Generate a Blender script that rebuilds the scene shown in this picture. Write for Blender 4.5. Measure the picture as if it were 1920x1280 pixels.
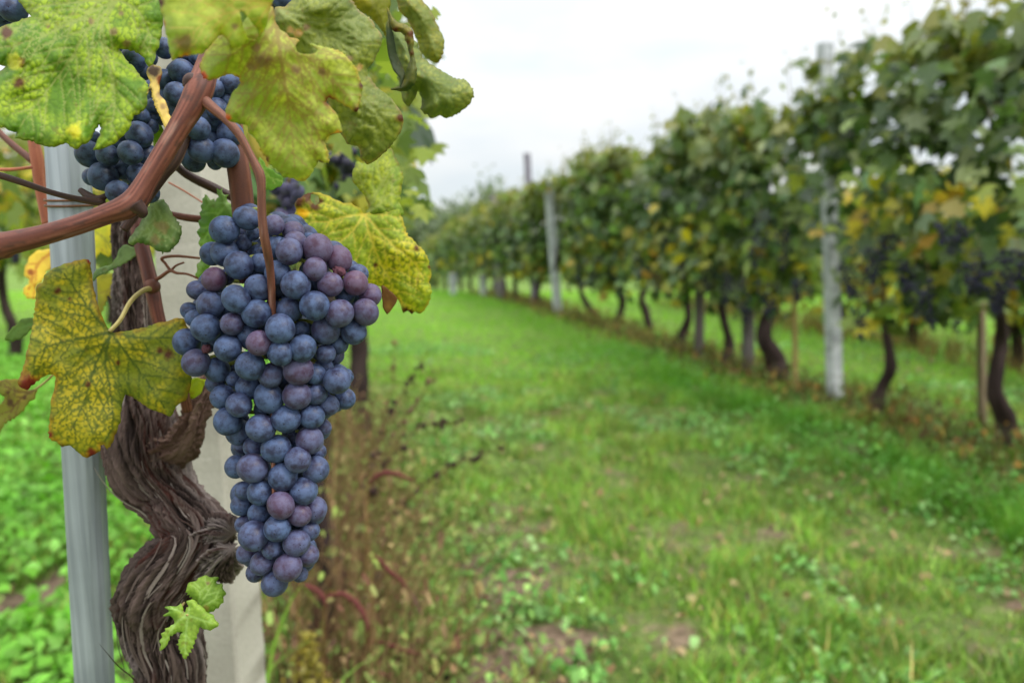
import bpy, math, random
import numpy as np
from mathutils import Vector, Matrix, Quaternion
from mathutils.geometry import delaunay_2d_cdt

random.seed(7)
RNG = np.random.default_rng(11)
S = bpy.context.scene
COL = S.collection
for o in list(bpy.data.objects):
    bpy.data.objects.remove(o)

# ------------------------------------------------------------------ camera, sky, sun, exposure
F = 1280.0                                    # focal length in pixels of the 1920 px wide photograph
PITCH = math.radians(8.44)
CAM = Vector((0.0, 0.0, 1.0))
cd = bpy.data.cameras.new('camera')
cd.sensor_width = 36.0
cd.lens = 24.0
cd.clip_start = 0.02
cd.clip_end = 3000.0
cd.dof.use_dof = True
cd.dof.focus_distance = 0.305
cd.dof.aperture_fstop = 6.8
cam = bpy.data.objects.new('camera', cd)
cam.location = CAM
cam.rotation_euler = (math.pi / 2 - PITCH, 0, 0)
COL.objects.link(cam)
S.camera = cam

SUN_EL, SUN_AZ = math.radians(50), math.radians(118)      # azimuth measured from +Y towards +X
W = bpy.data.worlds.new('World')
S.world = W
W.use_nodes = True
nt = W.node_tree
nt.nodes.clear()
N = nt.nodes.new
L = nt.links.new
tc = N('ShaderNodeTexCoord')
sky = N('ShaderNodeTexSky')
sky.sky_type = 'NISHITA'
sky.sun_disc = False
sky.sun_elevation = SUN_EL
sky.sun_rotation = SUN_AZ
bg1 = N('ShaderNodeBackground')
bg1.inputs['Strength'].default_value = 0.12
L(sky.outputs[0], bg1.inputs['Color'])
sep = N('ShaderNodeSeparateXYZ')
L(tc.outputs['Generated'], sep.inputs[0])
grad = N('ShaderNodeMapRange')                 # overcast sky: the zenith about 3 times the horizon
grad.inputs['From Min'].default_value = 0.0
grad.inputs['From Max'].default_value = 1.0
grad.inputs['To Min'].default_value = 0.78
grad.inputs['To Max'].default_value = 2.75
pw = N('ShaderNodeMath')
pw.operation = 'POWER'
pw.inputs[1].default_value = 1.7
pw.use_clamp = True
L(sep.outputs['Z'], pw.inputs[0])
L(pw.outputs[0], grad.inputs['Value'])
mp = N('ShaderNodeMapping')
mp.inputs['Scale'].default_value = (1.6, 1.6, 5.0)
L(tc.outputs['Generated'], mp.inputs[0])
nz = N('ShaderNodeTexNoise')
nz.inputs['Scale'].default_value = 1.7
nz.inputs['Detail'].default_value = 5.0
nz.inputs['Roughness'].default_value = 0.5
L(mp.outputs[0], nz.inputs[0])
cr = N('ShaderNodeValToRGB')
cr.color_ramp.elements[0].position = 0.36
cr.color_ramp.elements[0].color = (0.76, 0.82, 0.86, 1)
cr.color_ramp.elements[1].position = 0.60
cr.color_ramp.elements[1].color = (0.96, 0.955, 0.94, 1)
L(nz.outputs[0], cr.inputs[0])
mul = N('ShaderNodeVectorMath')
mul.operation = 'SCALE'
L(cr.outputs[0], mul.inputs[0])
L(grad.outputs[0], mul.inputs['Scale'])
bg2 = N('ShaderNodeBackground')
L(mul.outputs[0], bg2.inputs['Color'])
bg2.inputs['Strength'].default_value = 1.0
mx = N('ShaderNodeMixShader')
mx.inputs[0].default_value = 0.9
L(bg1.outputs[0], mx.inputs[1])
L(bg2.outputs[0], mx.inputs[2])
wo = N('ShaderNodeOutputWorld')
L(mx.outputs[0], wo.inputs[0])

sl = bpy.data.lights.new('sun', 'SUN')
sl.energy = 1.5
sl.angle = math.radians(14)
sl.color = (1.0, 0.96, 0.9)
so = bpy.data.objects.new('sun', sl)
sdir = Vector((math.sin(SUN_AZ) * math.cos(SUN_EL), math.cos(SUN_AZ) * math.cos(SUN_EL), math.sin(SUN_EL)))
so.rotation_euler = (-sdir).to_track_quat('-Z', 'Y').to_euler()
so.location = (20, 20, 30)
COL.objects.link(so)

S.view_settings.view_transform = 'Standard'
S.view_settings.look = 'None'
S.view_settings.gamma = 1.0
S.view_settings.exposure = 0.42
S.render.engine = 'CYCLES'
S.cycles.use_denoising = True
S.cycles.max_bounces = 7
S.cycles.diffuse_bounces = 4
S.cycles.transmission_bounces = 5
S.cycles.use_adaptive_sampling = True
S.cycles.adaptive_threshold = 0.02

# ------------------------------------------------------------------ helpers
ROT = np.array(Matrix.Rotation(math.pi / 2 - PITCH, 3, 'X'))


def PN(p):
    """rows of (pixel x, pixel y, distance along the view axis) -> points in the world"""
    p = np.asarray(p, float).reshape(-1, 3)
    c = np.stack([(p[:, 0] - 960) / F * p[:, 2], -(p[:, 1] - 640) / F * p[:, 2], -p[:, 2]], 1)
    return c @ ROT.T + np.array(CAM)


def P(px, py, d):
    return PN([[px, py, d]])[0]


def gz(x, y):
    """height of the ground"""
    y = np.asarray(y, float)
    x = np.asarray(x, float)
    t = np.clip(y - 8.5, 0, 22)
    h = -0.0042 * t * t
    h = h - 0.03 * np.clip(y - 30.5, 0, 60)
    return h + 0.015 * np.sin(x * 2.1 + 0.6 * y) + 0.012 * np.sin(y * 2.7 - x)


def G(px, py):
    """where the view ray through a pixel meets the ground"""
    a = PN([[px, py, 1.0]])[0] - np.array(CAM)
    t = -1.0 / a[2]
    for _ in range(20):
        q = np.array(CAM) + a * t
        t += (float(gz(q[0], q[1])) - q[2]) / a[2] * 0.8
    q = np.array(CAM) + a * t
    return q


def hsh(*ix):
    h = np.zeros_like(ix[0], dtype=np.int64)
    for k, i in enumerate(ix):
        h = h ^ (i.astype(np.int64) * [374761393, 668265263, 2147483647, 1274126177][k])
    h = (h ^ (h >> 13)) * 1274126177
    h = h ^ (h >> 16)
    return (h & 0xFFFFFF) / float(0xFFFFFF)


def vnoise(p):
    """value noise of points with 2 or 3 columns, 0..1"""
    p = np.asarray(p, float)
    i = np.floor(p)
    f = p - i
    f = f * f * (3 - 2 * f)
    i = i.astype(np.int64)
    n = p.shape[1]
    out = np.zeros(len(p))
    for c in range(1 << n):
        w = np.ones(len(p))
        idx = []
        for k in range(n):
            b = (c >> k) & 1
            w = w * (f[:, k] if b else 1 - f[:, k])
            idx.append(i[:, k] + b)
        out += w * hsh(*idx)
    return out


def fbm(p, o=4, g=0.5):
    p = np.asarray(p, float)
    a, s, t = 1.0, 0.0, 0.0
    for k in range(o):
        s = s + a * vnoise(p + 17.3 * k)
        t += a
        a *= g
        p = p * 2.03
    return s / t


def sstep(a, b, x):
    t = np.clip((x - a) / (b - a), 0, 1)
    return t * t * (3 - 2 * t)


def mixc(a, b, t):
    return np.asarray(a) * (1 - t[:, None]) + np.asarray(b) * t[:, None]


def lin(r, g, b):
    f = lambda v: (v / 255 / 12.92) if v < 10.3 else ((v / 255 + 0.055) / 1.055) ** 2.4
    return np.array([f(r), f(g), f(b)])


def mesh_from(name, V, Fc, col=None, smooth=True):
    """a mesh from numpy arrays; Fc is (n,3) or (n,4); col is one colour per vertex"""
    V = np.asarray(V, np.float32)
    Fc = np.asarray(Fc, np.int32)
    m = bpy.data.meshes.new(name)
    k = Fc.shape[1]
    m.vertices.add(len(V))
    m.vertices.foreach_set('co', V.ravel())
    m.loops.add(Fc.size)
    m.loops.foreach_set('vertex_index', Fc.ravel())
    m.polygons.add(len(Fc))
    m.polygons.foreach_set('loop_start', np.arange(0, Fc.size, k, dtype=np.int32))
    m.polygons.foreach_set('use_smooth', np.full(len(Fc), smooth, bool))
    if col is not None:
        a = m.attributes.new('col', 'FLOAT_COLOR', 'POINT')
        c = np.ones((len(V), 4), np.float32)
        c[:, :3] = np.clip(col, 0, 1)
        a.data.foreach_set('color', c.ravel())
    m.update(calc_edges=True)
    m.validate()
    return m


def link(name, mesh, mat=None, parent=None):
    o = bpy.data.objects.new(name, mesh)
    COL.objects.link(o)
    if mat is not None and len(mesh.materials) == 0:
        mesh.materials.append(mat)
    if parent is not None:
        attach(o, parent)
    return o


def attach(o, parent):
    o.parent = parent
    m = Matrix.Identity(4)
    q = parent
    while q is not None:
        m = Matrix.Translation(-Vector(q.location)) @ m if q.parent is None else m
        q = q.parent
    if parent.parent is None:
        o.matrix_parent_inverse = Matrix.Translation(-Vector(parent.location))


def tag(o, label=None, cat=None, group=None, kind=None):
    if label:
        o['label'] = label
    if cat:
        o['category'] = cat
    if group:
        o['group'] = group
    if kind:
        o['kind'] = kind
    return o


def thing(name, loc, label, cat, group=None):
    o = bpy.data.objects.new(name, None)
    o.empty_display_size = 0.05
    COL.objects.link(o)
    o.location = Vector([float(v) for v in loc])
    return tag(o, label, cat, group)


class MB:
    """collects tubes, boxes and faces into one mesh"""
    def __init__(self):
        self.V, self.F, self.C, self.n = [], [], [], 0

    def add(self, V, Fc, C):
        V = np.asarray(V, float)
        Fc = np.asarray(Fc, int)
        if Fc.shape[1] == 4:
            Fc = np.concatenate([Fc[:, [0, 1, 2]], Fc[:, [0, 2, 3]]])
        C = np.asarray(C, float)
        if C.ndim == 1:
            C = np.tile(C, (len(V), 1))
        self.V.append(V)
        self.F.append(Fc + self.n)
        self.C.append(C)
        self.n += len(V)

    def build(self, name, mat, parent=None, smooth=True):
        m = mesh_from(name, np.concatenate(self.V), np.concatenate(self.F), np.concatenate(self.C), smooth)
        return link(name, m, mat, parent)


def spline(pts, n):
    """smooth resampling of rows of numbers (Catmull-Rom)"""
    p = np.asarray(pts, float)
    q = np.vstack([2 * p[0] - p[1], p, 2 * p[-1] - p[-2]])
    d = np.linalg.norm(np.diff(p[:, :3], axis=0), axis=1) + 1e-9
    s = np.concatenate([[0], np.cumsum(d)])
    u = np.linspace(0, s[-1], n)
    k = np.clip(np.searchsorted(s, u, side='right') - 1, 0, len(p) - 2)
    t = ((u - s[k]) / d[k])[:, None]
    a, b, c, e = q[k], q[k + 1], q[k + 2], q[k + 3]
    return 0.5 * (2 * b + (c - a) * t + (2 * a - 5 * b + 4 * c - e) * t ** 2 + (3 * b - a - 3 * c + e) * t ** 3)


def tube(pr, n=24, seg=10, disp=None, colf=None, col=(0.3, 0.2, 0.1), cap=True):
    """pr: rows x,y,z,radius. disp(u angle 0..1, s length m, P) -> added radius; returns V,F,C"""
    q = spline(pr, n)
    c, r = q[:, :3], np.maximum(q[:, 3], 1e-5)
    t = np.gradient(c, axis=0)
    t /= np.linalg.norm(t, axis=1)[:, None] + 1e-12
    up = np.array([0.123, 0.31, 0.94]) if abs(t[0][2]) < 0.8 else np.array([0.9, 0.3, 0.1])
    a = np.cross(t[0], up)
    a /= np.linalg.norm(a)
    A, B = [], []
    for k in range(n):
        a = a - t[k] * np.dot(a, t[k])
        a /= np.linalg.norm(a)
        A.append(a)
        B.append(np.cross(t[k], a))
    A, B = np.array(A), np.array(B)
    s = np.concatenate([[0], np.cumsum(np.linalg.norm(np.diff(c, axis=0), axis=1))])
    th = np.arange(seg) / seg * 2 * math.pi
    U = np.tile(th / (2 * math.pi), n)
    SS = np.repeat(s, seg)
    D = (np.cos(th)[None, :, None] * A[:, None, :] + np.sin(th)[None, :, None] * B[:, None, :]).reshape(-1, 3)
    RR = np.repeat(r, seg)
    CC = np.repeat(c, seg, axis=0)
    h = disp(U, SS, D, RR, CC) if disp else 0.0
    V = CC + D * (RR + h)[:, None]
    i = np.arange((n - 1) * seg)
    ring, k = i // seg, i % seg
    k2 = (k + 1) % seg
    Q = np.stack([ring * seg + k, ring * seg + k2, (ring + 1) * seg + k2, (ring + 1) * seg + k], 1)
    T = np.concatenate([Q[:, [0, 1, 2]], Q[:, [0, 2, 3]]])
    C = colf(U, SS, D, h if disp else np.zeros(len(V)), CC) if colf else np.tile(np.asarray(col, float), (len(V), 1))
    if cap:
        V = np.vstack([V, c[0] - t[0] * r[0] * 0.35, c[-1] + t[-1] * r[-1] * 0.35])
        C = np.vstack([C, C[0], C[-1]])
        m = len(V)
        e = np.arange(seg)
        e2 = (e + 1) % seg
        T = np.concatenate([T, np.stack([np.full(seg, m - 2), e2, e], 1),
                            np.stack([np.full(seg, m - 1), (n - 1) * seg + e, (n - 1) * seg + e2], 1)])
    return V, T, C


def pxr(rows):
    """rows px, py, depth, radius in px -> x,y,z,radius in metres"""
    r = np.asarray(rows, float)
    return np.column_stack([PN(r[:, :3]), r[:, 3] * r[:, 2] / F])


# ------------------------------------------------------------------ materials
def mat_new(name):
    m = bpy.data.materials.new(name)
    m.use_nodes = True
    t = m.node_tree
    t.nodes.clear()
    return m, t, t.nodes.new, t.links.new


def mat_attr(name, rough=0.7, spec=0.3, transl=0.0, tcol=(1.15, 1.2, 0.7), bump=0.0, bscale=400, bdist=0.0005, metal=0.0):
    """surface with the colour stored on the mesh, optional light passing through it and a fine relief"""
    m, t, n, l = mat_new(name)
    at = n('ShaderNodeAttribute')
    at.attribute_name = 'col'
    pb = n('ShaderNodeBsdfPrincipled')
    pb.inputs['Roughness'].default_value = rough
    pb.inputs['Specular IOR Level'].default_value = spec
    pb.inputs['Metallic'].default_value = metal
    l(at.outputs['Color'], pb.inputs['Base Color'])
    if bump:
        g = n('ShaderNodeNewGeometry')
        z = n('ShaderNodeTexNoise')
        z.inputs['Scale'].default_value = bscale
        z.inputs['Detail'].default_value = 5
        l(g.outputs['Position'], z.inputs['Vector'])
        b = n('ShaderNodeBump')
        b.inputs['Strength'].default_value = bump
        b.inputs['Distance'].default_value = bdist
        l(z.outputs[0], b.inputs['Height'])
        l(b.outputs[0], pb.inputs['Normal'])
        v = n('ShaderNodeMapRange')
        v.inputs['To Min'].default_value = 0.8
        v.inputs['To Max'].default_value = 1.2
        l(z.outputs[0], v.inputs[0])
        mm = n('ShaderNodeVectorMath')
        mm.operation = 'SCALE'
        l(at.outputs['Color'], mm.inputs[0])
        l(v.outputs[0], mm.inputs['Scale'])
        l(mm.outputs[0], pb.inputs['Base Color'])
    out = n('ShaderNodeOutputMaterial')
    if transl > 0:
        tr = n('ShaderNodeBsdfTranslucent')
        ml = n('ShaderNodeVectorMath')
        ml.operation = 'MULTIPLY'
        ml.inputs[1].default_value = tcol
        l(at.outputs['Color'], ml.inputs[0])
        l(ml.outputs[0], tr.inputs['Color'])
        mxs = n('ShaderNodeMixShader')
        mxs.inputs[0].default_value = transl
        l(pb.outputs[0], mxs.inputs[1])
        l(tr.outputs[0], mxs.inputs[2])
        l(mxs.outputs[0], out.inputs[0])
    else:
        l(pb.outputs[0], out.inputs[0])
    return m


M_LEAF = mat_attr('vine leaf', 0.5, 0.32, 0.46, (1.7, 1.7, 0.9), bump=0.35, bscale=900, bdist=0.0003)
M_ROWLEAF = mat_attr('row leaf', 0.42, 0.5, 0.3, (1.4, 1.5, 0.6))
M_GRASS = mat_attr('grass blades', 0.55, 0.25, 0.3, (1.2, 1.3, 0.6))
M_BARK = mat_attr('bark', 0.9, 0.15, bump=0.6, bscale=700, bdist=0.0006)
M_CANE = mat_attr('cane', 0.55, 0.35, bump=0.3, bscale=1200, bdist=0.0002)
M_DRY = mat_attr('dry plant', 0.85, 0.1, 0.12, (1, 1, 1))
M_WOOD = mat_attr('weathered wood', 0.85, 0.15, bump=0.4, bscale=120, bdist=0.002)
M_CONC = mat_attr('concrete', 0.9, 0.2, bump=0.5, bscale=260, bdist=0.0012)
M_BERRY_FAR = mat_attr('far berries', 0.5, 0.4)


def mat_grape():
    m, t, n, l = mat_new('grape skin')
    oi = n('ShaderNodeObjectInfo')
    tcn = n('ShaderNodeTexCoord')
    off = n('ShaderNodeVectorMath')
    off.operation = 'ADD'
    sc = n('ShaderNodeVectorMath')
    sc.operation = 'SCALE'
    sc.inputs[0].default_value = (37.0, 91.0, 53.0)
    l(oi.outputs['Random'], sc.inputs['Scale'])
    l(tcn.outputs['Object'], off.inputs[0])
    l(sc.outputs[0], off.inputs[1])
    nb = n('ShaderNodeTexNoise')
    nb.inputs['Scale'].default_value = 1.5
    nb.inputs['Detail'].default_value = 7
    nb.inputs['Roughness'].default_value = 0.62
    l(off.outputs[0], nb.inputs['Vector'])
    rb = n('ShaderNodeMapRange')
    rb.inputs['From Min'].default_value = 0.37
    rb.inputs['From Max'].default_value = 0.60
    rb.inputs['To Min'].default_value = 0.15
    rb.inputs['To Max'].default_value = 1.0
    l(nb.outputs[0], rb.inputs[0])
    # bloom colour: blue, or the mauve of a redder berry (object colour red channel)
    sp = n('ShaderNodeSeparateColor')
    l(oi.outputs['Color'], sp.inputs[0])
    n2 = n('ShaderNodeTexNoise')
    n2.inputs['Scale'].default_value = 0.8
    l(off.outputs[0], n2.inputs['Vector'])
    ad = n('ShaderNodeMath')
    ad.operation = 'MULTIPLY_ADD'
    ad.inputs[1].default_value = 0.3
    l(n2.outputs[0], ad.inputs[0])
    sb = n('ShaderNodeMath')
    sb.operation = 'SUBTRACT'
    sb.inputs[1].default_value = 0.19
    l(sp.outputs[0], sb.inputs[0])
    l(sb.outputs[0], ad.inputs[2])
    ad.use_clamp = True
    bl = n('ShaderNodeMix')
    bl.data_type = 'RGBA'
    bl.inputs['A'].default_value = (0.072, 0.112, 0.226, 1)
    bl.inputs['B'].default_value = (0.128, 0.080, 0.140, 1)
    l(ad.outputs[0], bl.inputs['Factor'])
    sk = n('ShaderNodeMix')
    sk.data_type = 'RGBA'
    sk.inputs['A'].default_value = (0.012, 0.012, 0.034, 1)
    sk.inputs['B'].default_value = (0.075, 0.02, 0.045, 1)
    l(ad.outputs[0], sk.inputs['Factor'])
    mb = n('ShaderNodeMix')
    mb.data_type = 'RGBA'
    l(rb.outputs[0], mb.inputs['Factor'])
    l(sk.outputs['Result'], mb.inputs['A'])
    l(bl.outputs['Result'], mb.inputs['B'])
    # dark lenticel dots
    vo = n('ShaderNodeTexVoronoi')
    vo.inputs['Scale'].default_value = 3.1
    l(off.outputs[0], vo.inputs['Vector'])
    dr = n('ShaderNodeMapRange')
    dr.inputs['From Min'].default_value = 0.07
    dr.inputs['From Max'].default_value = 0.13
    l(vo.outputs['Distance'], dr.inputs[0])
    md = n('ShaderNodeMix')
    md.data_type = 'RGBA'
    md.inputs['A'].default_value = (0.01, 0.008, 0.016, 1)
    l(dr.outputs[0], md.inputs['Factor'])
    l(mb.outputs['Result'], md.inputs['B'])
    # pale dust specks
    v2 = n('ShaderNodeTexVoronoi')
    v2.inputs['Scale'].default_value = 9.0
    l(off.outputs[0], v2.inputs['Vector'])
    d2 = n('ShaderNodeMapRange')
    d2.inputs['From Min'].default_value = 0.05
    d2.inputs['From Max'].default_value = 0.12
    d2.inputs['To Min'].default_value = 0.35
    d2.inputs['To Max'].default_value = 0.0
    l(v2.outputs['Distance'], d2.inputs[0])
    m3 = n('ShaderNodeMix')
    m3.data_type = 'RGBA'
    m3.inputs['B'].default_value = (0.42, 0.40, 0.46, 1)
    l(d2.outputs[0], m3.inputs['Factor'])
    l(md.outputs['Result'], m3.inputs['A'])
    pb = n('ShaderNodeBsdfPrincipled')
    l(m3.outputs['Result'], pb.inputs['Base Color'])
    rr = n('ShaderNodeMapRange')
    rr.inputs['To Min'].default_value = 0.36
    rr.inputs['To Max'].default_value = 0.62
    l(rb.outputs[0], rr.inputs[0])
    l(rr.outputs[0], pb.inputs['Roughness'])
    pb.inputs['Specular IOR Level'].default_value = 0.35
    pb.inputs['Sheen Weight'].default_value = 0.03
    pb.inputs['Sheen Roughness'].default_value = 0.5
    pb.inputs['Sheen Tint'].default_value = (0.6, 0.7, 1, 1)
    bu = n('ShaderNodeBump')
    bu.inputs['Strength'].default_value = 0.05
    bu.inputs['Distance'].default_value = 0.05
    l(nb.outputs[0], bu.inputs['Height'])
    l(bu.outputs[0], pb.inputs['Normal'])
    out = n('ShaderNodeOutputMaterial')
    l(pb.outputs[0], out.inputs[0])
    return m


def mat_plain(name, col, rough=0.8, spec=0.2, metal=0.0):
    m, t, n, l = mat_new(name)
    pb = n('ShaderNodeBsdfPrincipled')
    pb.inputs['Base Color'].default_value = (*col, 1)
    pb.inputs['Roughness'].default_value = rough
    pb.inputs['Specular IOR Level'].default_value = spec
    pb.inputs['Metallic'].default_value = metal
    out = n('ShaderNodeOutputMaterial')
    l(pb.outputs[0], out.inputs[0])
    return m


M_GRAPE = mat_grape()
M_SCAR = mat_plain('grape scar', (0.02, 0.012, 0.01), 0.9)
M_WIRE = mat_plain('wire', (0.18, 0.17, 0.16), 0.5, 0.4, 0.6)


def mat_zinc():
    m, t, n, l = mat_new('galvanised steel')
    tcn = n('ShaderNodeNewGeometry')
    mp = n('ShaderNodeMapping')
    mp.inputs['Scale'].default_value = (260, 260, 3)
    l(tcn.outputs['Position'], mp.inputs[0])
    z = n('ShaderNodeTexNoise')
    z.inputs['Scale'].default_value = 1.0
    z.inputs['Detail'].default_value = 3
    l(mp.outputs[0], z.inputs['Vector'])
    z2 = n('ShaderNodeTexNoise')
    z2.inputs['Scale'].default_value = 14
    z2.inputs['Detail'].default_value = 5
    l(tcn.outputs['Position'], z2.inputs['Vector'])
    mi = n('ShaderNodeMath')
    mi.operation = 'MULTIPLY'
    l(z.outputs[0], mi.inputs[0])
    l(z2.outputs[0], mi.inputs[1])
    c = n('ShaderNodeValToRGB')
    c.color_ramp.elements[0].position = 0.12
    c.color_ramp.elements[0].color = (0.25, 0.275, 0.32, 1)
    c.color_ramp.elements[1].position = 0.36
    c.color_ramp.elements[1].color = (0.46, 0.50, 0.56, 1)
    l(mi.outputs[0], c.inputs[0])
    pb = n('ShaderNodeBsdfPrincipled')
    l(c.outputs[0], pb.inputs['Base Color'])
    pb.inputs['Metallic'].default_value = 0.35
    pb.inputs['Roughness'].default_value = 0.48
    out = n('ShaderNodeOutputMaterial')
    l(pb.outputs[0], out.inputs[0])
    return m


M_ZINC = mat_zinc()


# ------------------------------------------------------------------ ground
BARE = [(960, 1110, 0.2), (1010, 1215, 0.22), (930, 1265, 0.18), (870, 690, 0.14), (900, 1060, 0.08), (1060, 1180, 0.08), (20, 1130, 0.2)]
BARE = [(*G(a, b)[:2], r) for a, b, r in BARE]


def XR(y):
    return 3.0 - 0.25 * np.asarray(y, float)


def XL(y):
    return -0.12 - 0.25 * np.asarray(y, float)


def bareness(x, y):
    p = np.stack([x, y], 1)
    b = sstep(0.54, 0.76, fbm(p * 7.1 + 5.0, 5, 0.65)) * 0.5
    for bx, by, r in BARE:
        d = np.hypot((x - bx), (y - by) * 0.8) / (r * 0.8) + (fbm(p * 13, 3, .6) - 0.5) * 1.9
        b = np.maximum(b, (1 - sstep(0.35, 1.0, d)) * .9)
    far = sstep(3.5, 6.5, y)
    return b * (1 - 0.9 * far)


def build_ground():
    ya = np.concatenate([np.linspace(-6, 1.0, 15), np.linspace(1.04, 4.5, 110), np.geomspace(4.56, 40, 90), np.geomspace(42, 1500, 24)])
    xa = np.concatenate([-np.geomspace(1500, 6, 26), np.linspace(-5.8, -2.4, 30), np.linspace(-2.35, 3.0, 135), np.linspace(3.05, 6, 26), np.geomspace(6.2, 1500, 26)])
    X, Y = np.meshgrid(xa, ya)
    x, y = X.ravel(), Y.ravel()
    z = gz(x, y) - 0.004
    near = 1 - sstep(5, 9, y)
    z = z + near * (fbm(np.stack([x, y], 1) * 9, 3) - 0.5) * 0.03
    b = bareness(x, y)
    nx, ny = len(xa), len(ya)
    i = np.arange((ny - 1) * (nx - 1))
    r, c = i // (nx - 1), i % (nx - 1)
    Q = np.stack([r * nx + c, r * nx + c + 1, (r + 1) * nx + c + 1, (r + 1) * nx + c], 1)
    m = mesh_from('ground', np.stack([x, y, z], 1), Q, np.stack([b, b, b], 1))
    mt, t, n, l = mat_new('ground soil and turf')
    at = n('ShaderNodeAttribute')
    at.attribute_name = 'col'
    g = n('ShaderNodeNewGeometry')
    z1 = n('ShaderNodeTexNoise')
    z1.inputs['Scale'].default_value = 30
    z1.inputs['Detail'].default_value = 8
    z1.inputs['Roughness'].default_value = 0.65
    l(g.outputs['Position'], z1.inputs['Vector'])
    soil = n('ShaderNodeValToRGB')
    soil.color_ramp.elements[0].position = 0.3
    soil.color_ramp.elements[0].color = (0.06, 0.036, 0.026, 1)
    soil.color_ramp.elements[1].position = 0.66
    soil.color_ramp.elements[1].color = (0.33, 0.235, 0.17, 1)
    l(z1.outputs[0], soil.inputs[0])
    turf = n('ShaderNodeValToRGB')
    turf.color_ramp.elements[0].position = 0.3
    turf.color_ramp.elements[0].color = (0.05, 0.095, 0.018, 1)
    turf.color_ramp.elements[1].position = 0.7
    turf.color_ramp.elements[1].color = (0.22, 0.40, 0.06, 1)
    z2 = n('ShaderNodeTexNoise')
    z2.inputs['Scale'].default_value = 11.0
    z2.inputs['Detail'].default_value = 9
    z2.inputs['Roughness'].default_value = 0.7
    l(g.outputs['Position'], z2.inputs['Vector'])
    l(z2.outputs[0], turf.inputs[0])
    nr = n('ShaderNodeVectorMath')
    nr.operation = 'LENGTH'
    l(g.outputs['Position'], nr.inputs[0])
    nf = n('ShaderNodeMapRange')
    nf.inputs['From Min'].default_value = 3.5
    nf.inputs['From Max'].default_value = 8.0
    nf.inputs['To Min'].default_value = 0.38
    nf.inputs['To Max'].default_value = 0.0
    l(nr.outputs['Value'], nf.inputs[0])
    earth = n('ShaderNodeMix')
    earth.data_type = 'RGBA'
    earth.inputs['B'].default_value = (0.04, 0.034, 0.02, 1)  # earth under the grass, its colour darkened to deepen the shade between blades
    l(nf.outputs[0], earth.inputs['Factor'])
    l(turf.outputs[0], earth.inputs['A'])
    mm = n('ShaderNodeMix')
    mm.data_type = 'RGBA'
    fr = n('ShaderNodeMapRange')
    fr.inputs['From Min'].default_value = 0.0
    fr.inputs['From Max'].default_value = 0.5
    fr.inputs['To Min'].default_value = 0.12
    l(at.outputs['Fac'], fr.inputs[0])
    l(fr.outputs[0], mm.inputs['Factor'])
    l(earth.outputs['Result'], mm.inputs['A'])
    l(soil.outputs[0], mm.inputs['B'])
    pb = n('ShaderNodeBsdfPrincipled')
    pb.inputs['Roughness'].default_value = 0.95
    pb.inputs['Specular IOR Level'].default_value = 0.1
    l(mm.outputs['Result'], pb.inputs['Base Color'])
    bu = n('ShaderNodeBump')
    bu.inputs['Strength'].default_value = 0.8
    bu.inputs['Distance'].default_value = 0.02
    l(z1.outputs[0], bu.inputs['Height'])
    l(bu.outputs[0], pb.inputs['Normal'])
    out = n('ShaderNodeOutputMaterial')
    l(pb.outputs[0], out.inputs[0])
    o = link('ground', m, mt)
    tag(o, 'grassy vineyard lane with patches of bare tan soil', None, None, 'structure')


build_ground()

G_PAL = np.array([lin(126, 168, 66), lin(148, 194, 76), lin(108, 152, 60), lin(162, 198, 104), lin(82, 126, 46), lin(170, 188, 104)])


ROW_DARK = 0.78


def palette(pal, n, jit=0.18, rng=RNG):
    c = pal[rng.integers(0, len(pal), n)]
    w = rng.random((n, 1))
    c = c * (1 - w * 0.5) + pal[rng.integers(0, len(pal), n)] * w * 0.5
    return c * (1 + jit * rng.standard_normal((n, 1)))


def blades(pos, h, w, col, lean=0.45, rng=RNG):
    """grass blades: five points, three triangles each"""
    n = len(pos)
    a = rng.random(n) * 2 * math.pi
    b = rng.random(n) * 2 * math.pi
    ld = np.stack([np.cos(b), np.sin(b), np.zeros(n)], 1) * (h * lean * (0.3 + rng.random(n)))[:, None]
    wd = np.stack([np.cos(a), np.sin(a), np.zeros(n)], 1) * (w * 0.5)[:, None]
    up = np.zeros((n, 3))
    up[:, 2] = h
    V = np.empty((n, 5, 3))
    V[:, 0] = pos - wd
    V[:, 1] = pos + wd
    mid = pos + up * 0.55 + ld * 0.35
    V[:, 2] = mid - wd * 0.75
    V[:, 3] = mid + wd * 0.75
    V[:, 4] = pos + up * 0.95 + ld
    Fb = np.array([[0, 1, 3], [0, 3, 2], [2, 3, 4]])
    Fc = (np.arange(n)[:, None, None] * 5 + Fb[None]).reshape(-1, 3)
    C = np.repeat(col, 5, axis=0)
    return V.reshape(-1, 3), Fc, C


def leaflets(pos, size, col, rng=RNG, tilt=0.5):
    """small oval leaves lying about flat: six points, four triangles each"""
    n = len(pos)
    a = rng.random(n) * 2 * math.pi
    u = np.stack([np.cos(a), np.sin(a), rng.normal(0, tilt, n)], 1)
    v = np.stack([-np.sin(a), np.cos(a), rng.normal(0, tilt, n)], 1)
    s = size[:, None]
    prof = [(-1, 0, 0), (-0.35, -0.55, .1), (0.45, -0.5, .1), (1, 0, -.15), (0.45, 0.5, .1), (-0.35, 0.55, .1)]
    V = np.stack([pos + u * s * p[0] * 0.5 + v * s * p[1] * 0.6 + np.array([0, 0, 1]) * s * p[2] for p in prof], 1)
    Fb = np.array([[0, 1, 5], [1, 2, 5], [2, 4, 5], [2, 3, 4]])
    Fc = (np.arange(n)[:, None, None] * 6 + Fb[None]).reshape(-1, 3)
    return V.reshape(-1, 3), Fc, np.repeat(col, 6, axis=0)


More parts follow.
